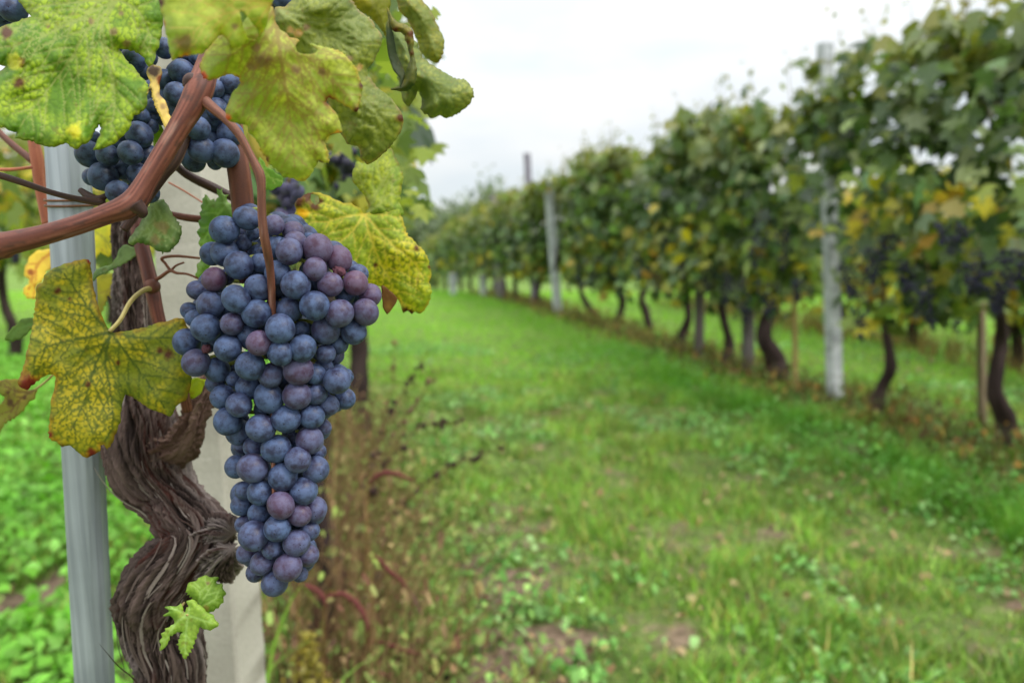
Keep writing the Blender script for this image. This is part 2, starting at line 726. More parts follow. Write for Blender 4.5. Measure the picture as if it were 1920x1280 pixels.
def wedge(n, y0, y1, m0=1.05, bias=1.0, rng=RNG, wide=0.9):
    """random ground points inside the view wedge"""
    y = y0 + (y1 - y0) * rng.random(n) ** bias
    x = (rng.random(n) * 2 - 1) * (y * wide + 0.25)
    return x, y


def build_grass():
    mb = MB()
    # fine blades close by
    x, y = wedge(150000, 1.15, 5.0, bias=0.8)
    b = bareness(x, y)
    clump = fbm(np.stack([x, y], 1) * 5.0 + 40, 3)
    keep = RNG.random(len(x)) > (b * 0.97 + 0.5 * (1 - sstep(0.36, 0.58, clump)))
    x, y, clump = x[keep], y[keep], clump[keep]
    n = len(x)
    pos = np.stack([x, y, gz(x, y) - 0.004], 1)
    h = (0.018 + 0.036 * RNG.random(n)) * (0.4 + 1.4 * sstep(0.38, 0.72, clump))
    lush = np.exp(-((x - (XR(y) - 0.62)) / 0.28) ** 2)
    h = h * (1 + 0.8 * lush)
    c = palette(G_PAL, n)
    dry = (RNG.random(n) < 0.14)
    c[dry] = palette(np.array([lin(190, 170, 110), lin(150, 130, 80), lin(175, 180, 90)]), dry.sum())
    c = mixc(c, lin(85, 150, 35), lush * 0.75)
    c = c * (0.5 + 0.95 * fbm(np.stack([x, y], 1) * 9.0, 2))[:, None] * (.8 + .4 * RNG.random((n, 1)))
    mb.add(*blades(pos, h, 0.0028 + 0.0045 * RNG.random(n), c, 0.7))
    # clover and other broad leaves
    x, y = wedge(70000, 1.15, 6.5, bias=0.8)
    b = bareness(x, y)
    cl = fbm(np.stack([x, y], 1) * 2.6 + 90, 3)
    lush = np.exp(-((x - (XR(y) - 0.55)) / 0.3) ** 2)
    leftside = (x < XL(y) - 0.05)
    keep = RNG.random(len(x)) < np.maximum(np.where(leftside, 1.0, sstep(0.42, 0.66, cl)) * (1 - b * 0.95), lush * 1.0)
    x, y, lush = x[keep], y[keep], lush[keep]
    leftside = leftside[keep]
    n = len(x)
    pos = np.stack([x, y, gz(x, y) + 0.006 + 0.028 * RNG.random(n) + 0.05 * lush * RNG.random(n) + 0.03 * leftside * RNG.random(n)], 1)
    c = palette(np.array([lin(116, 168, 82), lin(134, 184, 96), lin(96, 146, 66), lin(160, 196, 128), lin(80, 130, 52)]), n)
    c = mixc(c, lin(135, 205, 60), leftside * 0.6)
    c = mixc(c, lin(92, 160, 44), lush * 0.6)
    c = c * (0.65 + .65 * RNG.random((n, 1)))
    mb.add(*leaflets(pos, 0.011 + 0.028 * RNG.random(n) ** 2 + 0.012 * leftside, c))
    # fallen bits: straw and dead leaves
    x, y = wedge(6000, 1.15, 6.0, bias=0.8)
    pos = np.stack([x, y, gz(x, y) + 0.012 + 0.012 * RNG.random(len(x))], 1)
    mb.add(*leaflets(pos, 0.008 + 0.026 * RNG.random(len(x)) ** 2, palette(np.array([lin(170, 142, 105), lin(140, 108, 80), lin(185, 165, 122), lin(100, 74, 58)]), len(x))))
    # long blades, mid distance
    x, y = wedge(90000, 4.6, 19.0, bias=1.25, wide=0.95)
    n = len(x)
    lush = np.exp(-((x - (XR(y) - 0.62)) / 0.35) ** 2)
    lane = np.exp(-((x - (XR(y) - 1.5)) / 0.8) ** 2)
    pos = np.stack([x, y, gz(x, y) - 0.004], 1)
    h = (0.025 + 0.04 * RNG.random(n)) * (1 + 1.0 * lush)
    c = palette(np.array([lin(145, 206, 58), lin(160, 220, 72), lin(122, 186, 48), lin(170, 212, 88)]), n, 0.12)
    c = mixc(c, lin(95, 160, 40), lush * 0.5)
    mb.add(*blades(pos, h, (0.003 + 0.003 * RNG.random(n)) * np.sqrt(y / 3), c))
    o = mb.build('grass', M_GRASS)
    tag(o, 'short bright green grass and clover covering the lane', None, None, 'stuff')


build_grass()

# ------------------------------------------------------------------ trellis rows in the background
LEAF2D = np.array([(0, 0, 0), (0.16, -0.42, .05), (0.52, -0.30, -.02), (0.30, -0.02, .07), (0.62, 0.26, -.06), (0.26, 0.34, .06), (0.0, 0.85, -.10),
                   (-0.26, 0.34, .06), (-0.62, 0.26, -.06), (-0.30, -0.02, .07), (-0.52, -0.30, -.02), (-0.16, -0.42, .05)])
LEAF_F = np.array([[0, i, i + 1] for i in range(1, 11)] + [[0, 11, 1]])[:, [0, 2, 1]]
ROW_PAL = np.array([lin(84, 108, 56), lin(100, 126, 70), lin(66, 92, 50), lin(116, 138, 84), lin(138, 154, 92), lin(80, 108, 68), lin(108, 136, 92), lin(56, 78, 44), lin(130, 142, 70), lin(150, 162, 104)]) * ROW_DARK
TOP_PAL = np.array([lin(140, 140, 55), lin(120, 130, 55), lin(105, 125, 60), lin(150, 145, 70)])
LOW_PAL = np.array([lin(150, 165, 70), lin(140, 165, 80), lin(130, 155, 70), lin(196, 176, 48), lin(205, 190, 45), lin(176, 136, 56), lin(150, 165, 60), lin(120, 150, 70), lin(190, 180, 60)])


def rotmats(n, out, rng, spread=0.8, droop=0.7):
    """leaf frames: blade normal mostly towards OUT and up, tip hanging down"""
    nor = np.asarray(out)[None, :] * (0.5 + rng.random((n, 1))) + rng.normal(0, spread, (n, 3)) + np.array([0, 0, 0.5])
    nor /= np.linalg.norm(nor, axis=1)[:, None]
    tip = np.array([0, 0, -droop]) + rng.normal(0, 0.5, (n, 3))
    tip -= nor * np.sum(tip * nor, 1)[:, None]
    tip /= np.linalg.norm(tip, axis=1)[:, None]
    side = np.cross(tip, nor)
    return np.stack([side, tip, nor], 2)


def leaf_cloud(pos, size, col, out, rng, spread=0.8):
    n = len(pos)
    R = rotmats(n, out, rng, spread)
    base = np.repeat(LEAF2D[None], n, 0) * size[:, None, None]
    base = base * np.array([1, 1, 1])[None, None]
    base[:, :, 2] *= rng.normal(1.2, 0.8, n)[:, None]
    V = np.einsum('nij,nkj->nki', R, base) + pos[:, None, :]
    k = len(LEAF2D)
    Fc = (np.arange(n)[:, None, None] * k + LEAF_F[None]).reshape(-1, 3)
    return V.reshape(-1, 3), Fc, np.repeat(col, k, axis=0)


def bark_simple(seed):
    def disp(U, SS, D, RR, CC):
        p = np.stack([np.cos(U * 6.283) * 2.5, np.sin(U * 6.283) * 2.5, SS * 14 + seed], 1)
        return RR * 0.55 * (fbm(p, 3) - 0.5) + RR * 0.25 * (vnoise(np.stack([U * 12, SS * 6 + seed], 1)) - 0.5)

    def colf(U, SS, D, h, CC):
        p = np.stack([U * 9, SS * 10 + seed], 1)
        return mixc(lin(34, 26, 26), lin(80, 66, 64), fbm(p, 3))
    return disp, colf


POST_GAPS = [(9.35, 0.34, 1.66, 0.1), (8.95, 0.75, 1.66, -0.03), (4.08, 0.13, 1.28, 0.05)]


def crown(mb, cx, cy, length, z0, z1, thick, n, size, rng, out, top_shoots=6, top_h=0.3, low=0.25, topf=0.16, hole=0.0, rate=0.7, yd=(-0.243, 0.97)):
    """the leaves of one trellised vine: a curtain along the row"""
    t = (rng.random(n) - 0.5) * length
    zz = rng.random(n) ** 0.85
    w = np.clip(rng.normal(0, 0.5, n), -.95, .95) * thick * (0.75 + 0.4 * np.sin(zz * 3.1))
    tx, ty = yd
    x = cx + tx * t + ty * w
    y = cy + ty * t - tx * w
    g = gz(x, y)
    wob = 0.09 * np.sin(t * 5.0 + cx * 7) + 0.06 * np.sin(t * 11 + cy * 3)
    z = g + z0 + (z1 - z0 + wob) * zz
    # clumps and gaps
    cl = fbm(np.stack([t * 3.6 + cx * 5, zz * 4.5 + cy * 3, w * 2.5], 1), 2)
    keep = cl > 0.36 + 0.02 * hole
    fineg = vnoise(np.stack([t * 11 + cx * 5, zz * 13 + cy * 3], 1))
    keep &= ~((fineg < 0.50 * hole) & (zz > .38) & (zz < .86))
    # ragged lower edge, and room beside the posts
    ragged = 0.22 * vnoise(np.stack([t * 5 + cx * 9, np.zeros(n)], 1)) + 0.10 * vnoise(np.stack([t * 16 + cx * 9, np.zeros(n)], 1))
    keep &= (zz > ragged * .9) | (rng.random(n) < .12)
    for pb, fy, z_hi, front in POST_GAPS:
        keep &= ~((np.abs(y - pb) < fy) & (z - g < z_hi) & (w < front))
    x, y, z, zz, w = x[keep], y[keep], z[keep], zz[keep], w[keep]
    n = len(x)
    c = palette(ROW_PAL, n, 0.2, rng) * (0.5 + 1.3 * rng.random((n, 1)) ** 1.5) * np.array([.95, 1.06, .9])
    pt = sstep(1 - topf * 1.6, 1.0, zz + rng.normal(0, 0.06, n)) * 0.85
    c = mixc(c, palette(TOP_PAL, n, 0.1, rng), pt)
    lo = (rng.random(n) < np.clip((low * 1.7 - zz) / max(low, 1e-3), 0, rate)) | (rng.random(n) < 0.03)
    c[lo] = palette(LOW_PAL, lo.sum(), 0.12, rng)
    mb.add(*leaf_cloud(np.stack([x, y, z], 1), size * (0.65 + 0.6 * rng.random(n)), c, out, rng))
    # shoots above the curtain
    for k in range(top_shoots):
        t0 = (rng.random() - 0.5) * length
        hh = top_h * (0.4 + 0.9 * rng.random())
        bx, by = cx + tx * t0, cy + ty * t0
        bz = float(gz(bx, by)) + z1
        lean = rng.normal(0, 0.14, 2)
        m = int(4 + hh / 0.06)
        q = np.linspace(0, 1, m)
        ps = np.stack([bx + lean[0] * q, by + lean[1] * q, bz - 0.1 + (hh + 0.1) * q], 1)
        mb.add(*tube(np.column_stack([ps, np.full(m, 0.0042) * (1.2 - q)]), m, 4, col=lin(120, 105, 60)))
        ps2 = ps + rng.normal(0, 0.03, ps.shape)
        mb.add(*leaf_cloud(ps2, size * (0.85 - 0.5 * q) * 0.8, palette(TOP_PAL, m, 0.1, rng), out, rng))


PROTO_LEAF = []
for k in range(8):
    r_ = np.random.default_rng(90 + k)
    c_ = palette([ROW_PAL, ROW_PAL, ROW_PAL, ROW_PAL, ROW_PAL, LOW_PAL, ROW_PAL, ROW_PAL][k], 1, 0.1, r_)
    b_ = LEAF2D * np.array([1, 1, 1.6])
    b_ = b_ + r_.normal(0, 0.03, b_.shape)
    PROTO_LEAF.append(mesh_from('leaf', b_, LEAF_F, np.repeat(c_ * (0.9 + 0.3 * k / 8), len(b_), 0)))
    PROTO_LEAF[-1].materials.append(M_ROWLEAF)


def loose_leaves(root, n, cx, cy, length, z0, z1, face, size, rng, out, yd=(-0.243, 0.97)):
    """single leaves on the near face of a vine, each an object"""
    tx, ty = yd
    for k in range(n):
        t = (rng.random() - 0.5) * length
        z = z0 + (z1 - z0) * rng.random()
        x = cx + tx * t + face * ty * 1.0
        y = cy + ty * t - tx * face
        x += rng.normal(0, 0.05)
        lowz = z < z0 + 0.35 * (z1 - z0)
        i = [0, 1, 2, 3, 4, 6, 7][rng.integers(0, 7)]
        if lowz and rng.random() < 0.05:
            i = 5
        o = bpy.data.objects.new('leaf', PROTO_LEAF[i])
        COL.objects.link(o)
        R = rotmats(1, out, rng, 0.55)[0]
        M = Matrix([list(r) for r in R]).to_4x4()
        s = size * (0.75 + 0.5 * rng.random())
        o.matrix_basis = Matrix.Translation((x, y, float(gz(x, y)) + z)) @ M @ Matrix.Scale(s, 4)
        attach(o, root)


def vine(base, top_pts, label, group, cr, name='grapevine', leaves=None, seed=0, extra=None):
    """a background grapevine: base point, trunk rows (x,y,z,r), crown arguments"""
    rng = np.random.default_rng(1000 + seed)
    root = thing(name, base, label, 'grapevine', group)
    mb = MB()
    d, c = bark_simple(seed * 3.7)
    mb.add(*tube(top_pts, 26, 12, d, c))
    mb.build('trunk', M_BARK, root)
    mc = MB()
    crown(mc, rng=rng, **cr)
    if extra:
        crown(mc, rng=rng, **extra)
    f = mc.build('crown', M_ROWLEAF, root)
    f['kind'] = 'stuff'
    if leaves:
        loose_leaves(root, rng=rng, **leaves)
    return root


OUT_R = np.array([-0.95, -0.45, 0.15])      # right row: the face turned to the lane
OUT_L = np.array([0.95, -0.3, 0.15])
GR = 'grapevines of the row right of the lane'


def trunk_px(rows, y_axis):
    """trunk traced in the photograph, put at the depth of the row; starts on the ground"""
    rows = np.asarray(rows, float)
    b = G(rows[0, 0], rows[0, 1])
    dep = float(np.dot(b - np.array(CAM), [0, math.cos(PITCH), -math.sin(PITCH)]))
    pts = []
    for k, (px, py, r) in enumerate(rows):
        pts.append([px + 4 * math.sin(k * 2.6 + px), py, dep + 0.03 * math.sin(k * 2.1), r * (0.84 - 0.05 * k)])
    q = pxr(pts)
    first = q[0].copy()
    first[2] -= 0.06
    first[3] *= 1.15
    return b, np.vstack([first, q[0:]])


RV = [  # trunk rows (from the foot up) and how the photograph tells the vine apart
    ([(1880, 838, 24), (1884, 790, 21), (1872, 740, 18), (1868, 690, 17), (1880, 640, 16), (1875, 590, 14), (1868, 540, 12)],
     'grapevine with thick dark trunk behind a thin stake, rightmost of its row'),
    ([(1640, 782, 15), (1650, 730, 14), (1672, 690, 13), (1668, 640, 11), (1655, 600, 10), (1658, 560, 9), (1650, 500, 8)],
     'grapevine with slim S-shaped trunk just right of the tall white post'),
    ([(1455, 712, 26), (1455, 680, 25), (1438, 640, 20), (1432, 612, 18), (1450, 570, 15), (1470, 520, 14), (1478, 470, 12)],
     'grapevine with fat swollen foot leaning between dark stake and tall white post'),
    ([(1362, 684, 11), (1372, 645, 11), (1362, 610, 11), (1352, 575, 11), (1355, 530, 11), (1352, 490, 9)],
     'grapevine with thin wavy trunk between the two dark stakes'),
    ([(1270, 652, 12), (1280, 620, 10), (1293, 595, 9), (1290, 560, 9), (1280, 525, 10), (1282, 480, 9)],
     'grapevine with hooked dark trunk just left of the shorter dark stake'),
    ([(1214, 616, 9), (1214, 585, 9), (1206, 560, 9), (1212, 530, 9), (1212, 490, 8)],
     'grapevine with short pale-banded trunk left of the hooked trunk'),
    ([(1152, 606, 8), (1162, 580, 8), (1164, 555, 9), (1155, 525, 10), (1155, 490, 8)],
     'grapevine with thin trunk right of the U-shaped trunk'),
    ([(1122, 592, 7), (1104, 580, 8), (1094, 556, 7), (1086, 535, 7), (1090, 500, 7)],
     'grapevine with trunk bent into a U shape, right of the slender white post'),
]
rngv = np.random.default_rng(5)
ys = []
for k, (rows, lab) in enumerate(RV):
    b, tp = trunk_px(rows, 0)
    ys.append(b[1])
    near = k < 5
    # crowns follow the row line
    cy = b[1]
    cx = float(XR(cy))
    lead = dict(n=[46, 46, 44, 40, 36][k], cx=cx, cy=cy, length=0.95, z0=0.72, z1=2.0, face=-0.30, size=0.085, out=OUT_R) if near else None
    vine(b, tp, lab, GR, dict(cx=cx, cy=cy, length=1.0, z0=[.5, .5, .46, .42, .40, .38, .36, .36][k], z1=1.96 if k < 2 else 1.86, thick=0.34, n=2000 if k > 4 else [1080, 1020, 1250, 1600, 1800][k], size=0.095, out=OUT_R,
                              top_shoots=8, top_h=0.30, hole=[0.9, 1.0, 0.9, 0.5, 0.2, 0, 0, 0][k], low=0.34, rate=.4), leaves=lead, seed=k,
         extra=dict(cx=float(XR(4.08)) - .12, cy=4.06, length=0.34, z0=1.27, z1=1.90, thick=0.2, n=230, size=0.095, out=OUT_R, top_shoots=0) if k == 1 else None)
# nearest one whose trunk is out of the picture
for k, cy in enumerate([2.35]):
    cx = float(XR(cy))
    b = np.array([cx, cy, float(gz(cx, cy))])
    tp = np.array([[cx, cy, b[2] - .05, .045], [cx + .03, cy, .3, .035], [cx, cy + .03, .7, .03], [cx, cy, 1.0, .02]])
    vine(b, tp, 'grapevine at the very edge of the photo, only its leaves showing', GR,
         dict(cx=cx, cy=cy, length=0.95, z0=0.55, z1=2.12, thick=0.34, n=1350, size=0.095, out=OUT_R, hole=0.3, low=0.34, rate=.4), seed=40,
         leaves=dict(n=24, cx=cx, cy=cy, length=0.9, z0=0.72, z1=2.0, face=-0.3, size=0.085, out=OUT_R))
ORD = ['first', 'second', 'third', 'fourth', 'fifth', 'sixth', 'seventh', 'eighth', 'ninth', 'tenth', 'eleventh', 'twelfth', 'thirteenth', 'fourteenth']
yy = 9.4
for k in range(14):
    cx = float(XR(yy))
    b = np.array([cx, yy, float(gz(cx, yy))])
    w1, w2 = rngv.normal(0, .05, 2)
    tp = np.array([[cx, yy, b[2] - .05, .045], [cx + w1, yy, b[2] + .2, .04], [cx + w2, yy, b[2] + .5, .032], [cx, yy, b[2] + .9, .025]])
    vine(b, tp, f'distant grapevine, {ORD[k]} beyond the U-shaped trunk in the right row', GR,
         dict(cx=cx, cy=yy, length=1.25 + 0.03 * k, z0=0.36, z1=1.72 + rngv.normal(0, .06), thick=0.36, n=1700 if k < 7 else 1100, size=0.10 + 0.004 * k, out=OUT_R,
              top_shoots=5, top_h=0.28, low=0.25, topf=0.26, rate=.35), seed=60 + k)
    yy += 1.1 + 0.06 * k

# the next row to the right, seen under and through the first
G2 = 'grapevines of the second row on the right'
for k, yy in enumerate([3.2, 4.3, 5.4, 6.4, 7.4, 8.5, 9.7, 11.0]):
    cx = 5.4 - 0.25 * yy
    b = np.array([cx, yy, float(gz(cx, yy))])
    w1, w2 = rngv.normal(0, .05, 2)
    tp = np.array([[cx, yy, b[2] - .05, .05], [cx + w1, yy, b[2] + .2, .045], [cx + w2, yy, b[2] + .5, .035], [cx, yy, b[2] + .9, .025]])
    vine(b, tp, f'blurred grapevine in the row behind, {ORD[k]} from the right edge, seen under leaves', G2,
         dict(cx=cx, cy=yy, length=1.1, z0=0.24, z1=1.55, thick=0.34, n=1100, size=0.10, out=OUT_R, top_shoots=3, low=1.1, hole=.6), seed=90 + k)
# the row left of the near vine
G3 = 'grapevines of the far left row'
for k, yy in enumerate([3.4, 4.5, 5.6, 6.8, 8.0, 9.5, 11.0]):
    cx = -2.75 - 0.25 * yy
    b = np.array([cx, yy, float(gz(cx, yy))])
    tp = np.array([[cx, yy, b[2] - .05, .05], [cx + .04, yy, b[2] + .2, .045], [cx - .03, yy, b[2] + .5, .035], [cx, yy, b[2] + .9, .025]])
    vine(b, tp, f'blurred light green grapevine, {ORD[k]} in the row beyond the steel stake', G3,
         dict(cx=cx, cy=yy, length=1.2, z0=0.62, z1=1.95, thick=0.34, n=800, size=0.10, out=OUT_L, top_shoots=3, low=0.6, topf=0.6), seed=120 + k)
# the near row running on behind the near vine
G4 = 'grapevines behind the near vine in its own row'
for k, yy in enumerate([1.55, 2.3, 3.1, 3.95, 4.9, 5.9, 7.0, 8.3, 9.8, 11.5]):
    cx = float(XL(yy))
    if yy == 3.1:
        cx = -0.70
    b = np.array([cx, yy, float(gz(cx, yy))])
    w1, w2 = rngv.normal(0, .03, 2)
    rr = 0.05 if yy == 3.1 else 0.035
    tp = np.array([[cx, yy, b[2] - .05, rr], [cx + w1, yy, b[2] + .2, rr], [cx + w2, yy, b[2] + .5, rr * .8], [cx, yy, b[2] + 1.0, rr * .6]])
    vine(b, tp, f'blurred grapevine, {ORD[k]} behind the big grape bunch along the near row', G4,
         dict(cx=float(XL(yy)) - 0.02, cy=yy, length=0.95, z0=0.93, z1=2.05, thick=0.30, n=750, size=0.085, out=OUT_L, top_shoots=2, low=0.35, topf=0.35), seed=150 + k)

# ------------------------------------------------------------------ posts, stakes and wires
def box_post(name, base, top, wx, wy, mat, colf, label, cat, group=None, rot=0.0, cham=0.12):
    """a squared post with bevelled arrises and an uneven face from base to top"""
    b, t = np.asarray(base, float), np.asarray(top, float)
    cs = [(-1, -1 + cham), (-1, 1 - cham), (-1 + cham, 1), (1 - cham, 1), (1, 1 - cham), (1, -1 + cham), (1 - cham, -1), (-1 + cham, -1)]
    cs = np.array(cs) * np.array([wx, wy]) * 0.5
    c, s = math.cos(rot), math.sin(rot)
    cs = cs @ np.array([[c, s], [-s, c]])
    n = 160
    V = []
    for k in range(n):
        f = k / (n - 1)
        ctr = b + (t - b) * f
        V.append(np.column_stack([ctr[0] + cs[:, 0], ctr[1] + cs[:, 1], np.full(8, ctr[2])]))
    V = np.concatenate(V)
    V[:, :2] += (fbm(V * 30, 2) - 0.5)[:, None] * wx * 0.05
    i = np.arange((n - 1) * 8)
    r, k = i // 8, i % 8
    k2 = (k + 1) % 8
    Q = np.stack([r * 8 + k, r * 8 + k2, (r + 1) * 8 + k2, (r + 1) * 8 + k], 1)[:, ::-1]
    T = np.concatenate([Q[:, [0, 1, 2]], Q[:, [0, 2, 3]]])
    m = (n - 1) * 8
    T = np.concatenate([T, [[m + 0, m + j + 1, m + j] for j in range(1, 7)]])
    T[-6:] = T[-6:, ::-1]
    o = link(name, mesh_from(name, V, T, colf(V), smooth=False), mat)
    return tag(o, label, cat, group)


def conc_col(a, b, stain=lin(120, 112, 100)):
    def f(V):
        n1 = fbm(V * np.array([40, 40, 12]), 4)
        c = mixc(a, b, sstep(0.3, 0.7, n1))
        st = sstep(0.62, 0.75, fbm(V * np.array([25, 25, 3]) + 9, 3))
        pit = sstep(.66, .72, fbm(V * 220 + 3, 2))
        return mixc(mixc(c, stain, st * 0.6), stain * .5, pit * .5)
    return f


def wood_col(a, b):
    def f(V):
        return mixc(a, b, fbm(V * np.array([60, 60, 4]), 3))
    return f


def at_depth(px, py, base):
    d = float(np.dot(np.asarray(base) - np.array(CAM), [0, math.cos(PITCH), -math.sin(PITCH)]))
    return P(px, py, d)


CONC = conc_col(lin(160, 165, 168), lin(202, 206, 208), lin(130, 130, 128))
GP = 'posts and stakes of the row right of the lane'


def post_px(name, base_px, top_px, wpx, mat, colf, label, group=GP, cat='post', sink=0.1):
    b = G(*base_px)
    t = at_depth(*top_px, b)
    d = float(np.dot(b - np.array(CAM), [0, math.cos(PITCH), -math.sin(PITCH)]))
    w = wpx * d / F
    dirv = (t - b) / np.linalg.norm(t - b)
    return box_post(name, b - dirv * sink, t, w, w, mat, colf, label, cat, group, rot=0.25)


post_px('concrete_post', (1566, 756), (1546, 82), 22, M_CONC, CONC, 'tall white concrete post rising above the leaves between vine trunks')
post_px('concrete_post', (1046, 588), (1028, 340), 14, M_CONC, CONC, 'slender white concrete post at the bend, left of the U-shaped trunk')
post_px('wooden_stake', (1402, 700), (1405, 380), 17, M_WOOD, wood_col(lin(80, 76, 76), lin(112, 106, 104)), 'taller dark grey wooden stake beside the fat swollen trunk', cat='stake')
post_px('wooden_stake', (1311, 672), (1312, 440), 14, M_WOOD, wood_col(lin(82, 76, 74), lin(112, 104, 100)), 'shorter dark wooden stake beside the hooked trunk', cat='stake')
post_px('wooden_stake', (1842, 800), (1838, 470), 12, M_WOOD, wood_col(lin(120, 105, 85), lin(150, 135, 110)), 'thin brown stake standing just left of the rightmost trunk', cat='stake')
post_px('wooden_stake', (1492, 738), (1488, 480), 7, M_WOOD, wood_col(lin(140, 120, 75), lin(165, 145, 95)), 'thin straw coloured cane stake right of the fat swollen trunk', cat='stake')
post_px('wooden_stake', (938, 560), (926, 365), 13, M_WOOD, wood_col(lin(112, 105, 110), lin(140, 132, 136)), 'grey wooden post far down the right row, below the distant tree', cat='post')
post_px('wooden_stake', (1003, 572), (988, 288), 11, M_WOOD, wood_col(lin(112, 108, 118), lin(140, 136, 146)), 'tall grey pole standing clear above the far end of the right row', cat='post')
post_px('concrete_post', (850, 553), (848, 512), 12, M_CONC, CONC, 'white post farthest down the right row, its foot showing')
post_px('concrete_post', (907, 557), (905, 515), 11, M_CONC, CONC, 'white post foot beside the far grey wooden post')

# the pale concrete post right behind the near trunk, and the steel stake left of it
def ray_at(px, py, Y):
    a = PN([[px, py, 1.0]])[0] - np.array(CAM)
    return np.array(CAM) + a * (Y / a[1])


b = ray_at(428, 1280, 0.66)
t = ray_at(362, 330, 0.66)
sl_ = (t - b) / (t[2] - b[2])
box_post('concrete_post', b + sl_ * (-0.15 - b[2]), b + sl_ * (1.75 - b[2]), 0.056, 0.056, M_CONC,
         conc_col(lin(148, 143, 132), lin(184, 179, 168), lin(120, 112, 96)), 'pale grey concrete post just behind the near vine trunk', 'post', 'posts beside the near vine', rot=-0.12)


def P_at(px, py, Y):
    """point on a view ray at the ground distance Y"""
    a = PN([[px, py, 1.0]])[0] - np.array(CAM)
    return np.array(CAM) + a * (Y / a[1])


def steel_stake():
    d = 0.43
    b = P(178, 1280, d)
    tp = P_at(127, 280, b[1] - .004)
    root = thing('steel_stake', (b[0], b[1], 0), 'ribbed galvanised steel stake left of the near vine trunk', 'stake', 'posts beside the near vine')
    w = 0.0116
    prof = []
    nn = 72
    for k in range(nn):
        a = 2 * math.pi * k / nn
        r = w * (1 + 0.012 * math.cos(a * 18)) * (1.0 - 0.10 * (math.cos(2 * a - 0.5) > 0.93))
        prof.append((r * math.cos(a), r * 0.8 * math.sin(a)))
    prof = np.array(prof)
    zs = np.linspace(-0.2, 1.9, 24)
    ctr = lambda z: b + (tp - b) * (z - b[2]) / (tp[2] - b[2])
    V = np.concatenate([np.column_stack([ctr(z)[0] + prof[:, 0], ctr(z)[1] + prof[:, 1], np.full(nn, z)]) for z in zs])
    i = np.arange((len(zs) - 1) * nn)
    r, k = i // nn, i % nn
    k2 = (k + 1) % nn
    Q = np.stack([r * nn + k, r * nn + k2, (r + 1) * nn + k2, (r + 1) * nn + k], 1)
    m = mesh_from('shaft', V, Q)
    link('shaft', m, M_ZINC, root)
    z0 = P_at(130, 385, b[1])[2]
    b = ctr(z0)
    mb = MB()
    for j in range(2):
        a = np.linspace(0, 2 * math.pi, 20)
        mb.add(*tube(np.column_stack([b[0] + 0.0126 * np.cos(a), b[1] + 0.0106 * np.sin(a), z0 + 0.003 * j + 0.0012 * np.sin(a), np.full(20, 0.0007)]), 40, 5, col=lin(110, 70, 40)))
    mb.build('wire_tie', M_CANE, root)
    return root


steel_stake()


def wires():
    for side, (fx, zs, nm) in enumerate([(XR, (0.75, 1.25, 1.75), 'right row'), (XL, (1.62,), 'near row')]):
        for j, z in enumerate(zs):
            ya = np.linspace(0.9 if side else 1.5, 24, 40)
            xa = fx(ya) - (0.02 if side == 0 else -0.02)
            pr = np.column_stack([xa, ya, gz(xa, ya) + z, np.full(40, 0.0012)])
            mb = MB()
            mb.add(*tube(pr, 60, 4))
            o = mb.build('trellis_wire', M_WIRE)
            w = ['lowest', 'middle', 'topmost'][j] if side == 0 else 'single'
            tag(o, f'{w} thin trellis wire strung along the {nm} of vines', 'wire', 'trellis wires')


wires()

# ------------------------------------------------------------------ distant tree and treeline
def far_tree(name, x, y, h, w, label, seed, n=1500, pal=None):
    rng = np.random.default_rng(seed)
    z0 = float(gz(x, y))
    root = thing(name, (x, y, z0), label, 'tree', 'far trees beyond the vineyard')
    mb = MB()
    mb.add(*tube(np.array([[x, y, z0 - .2, w * .05], [x + w * .03, y, z0 + h * .3, w * .04], [x, y, z0 + h * .6, w * .025], [x, y, z0 + h * .95, w * .006]]), 20, 8, col=lin(80, 76, 74)))
    tops = []
    for k in range(9):
        a = rng.random() * 6.28
        f = 0.3 + 0.5 * rng.random()
        e = np.array([x + math.cos(a) * w * .4, y + math.sin(a) * w * .4, z0 + h * min(0.95, f + 0.2)])
        mb.add(*tube(np.array([[x, y, z0 + h * f, w * .018], [*(0.5 * (e + [x, y, z0 + h * f])), w * .012], [*e, w * .004]]), 8, 5, col=lin(80, 76, 74)))
        tops.append(e)
    tops.append(np.array([x, y, z0 + h * .9]))
    mb.build('trunk', M_BARK, root)
    tops = np.array(tops)
    c = tops[rng.integers(0, len(tops), n)] + rng.normal(0, 1, (n, 3)) * np.array([w * .13, w * .13, h * .085])
    pal = np.array([lin(92, 112, 76), lin(112, 126, 90), lin(80, 98, 70), lin(124, 136, 100)]) if pal is None else pal
    mc = MB()
    mc.add(*leaf_cloud(c, w * 0.05 * (0.6 + rng.random(n)), palette(pal, n, .12, rng), np.array([0, -1, .4]), rng, 1.0))
    o = mc.build('crown', M_ROWLEAF, root)
    o['kind'] = 'stuff'


far_tree('tree', -0.9, 33, 5.3, 3.0, 'grey green tree rising past the far end of the right row', 3)
far_tree('tree', -7.4, 62, 6.8, 6.0, 'dark round tree low on the horizon beside the yellow leaf', 4)
far_tree('tree', -5.5, 66, 6.6, 6.0, 'hazy low tree at the vanishing end of the lane', 6)
far_tree('tree', -10, 66, 6.4, 7.0, 'pale low tree at the horizon hidden partly by the near row', 8)

# ------------------------------------------------------------------ dark bunches hanging in the rows
SPH_V, SPH_F = None, None


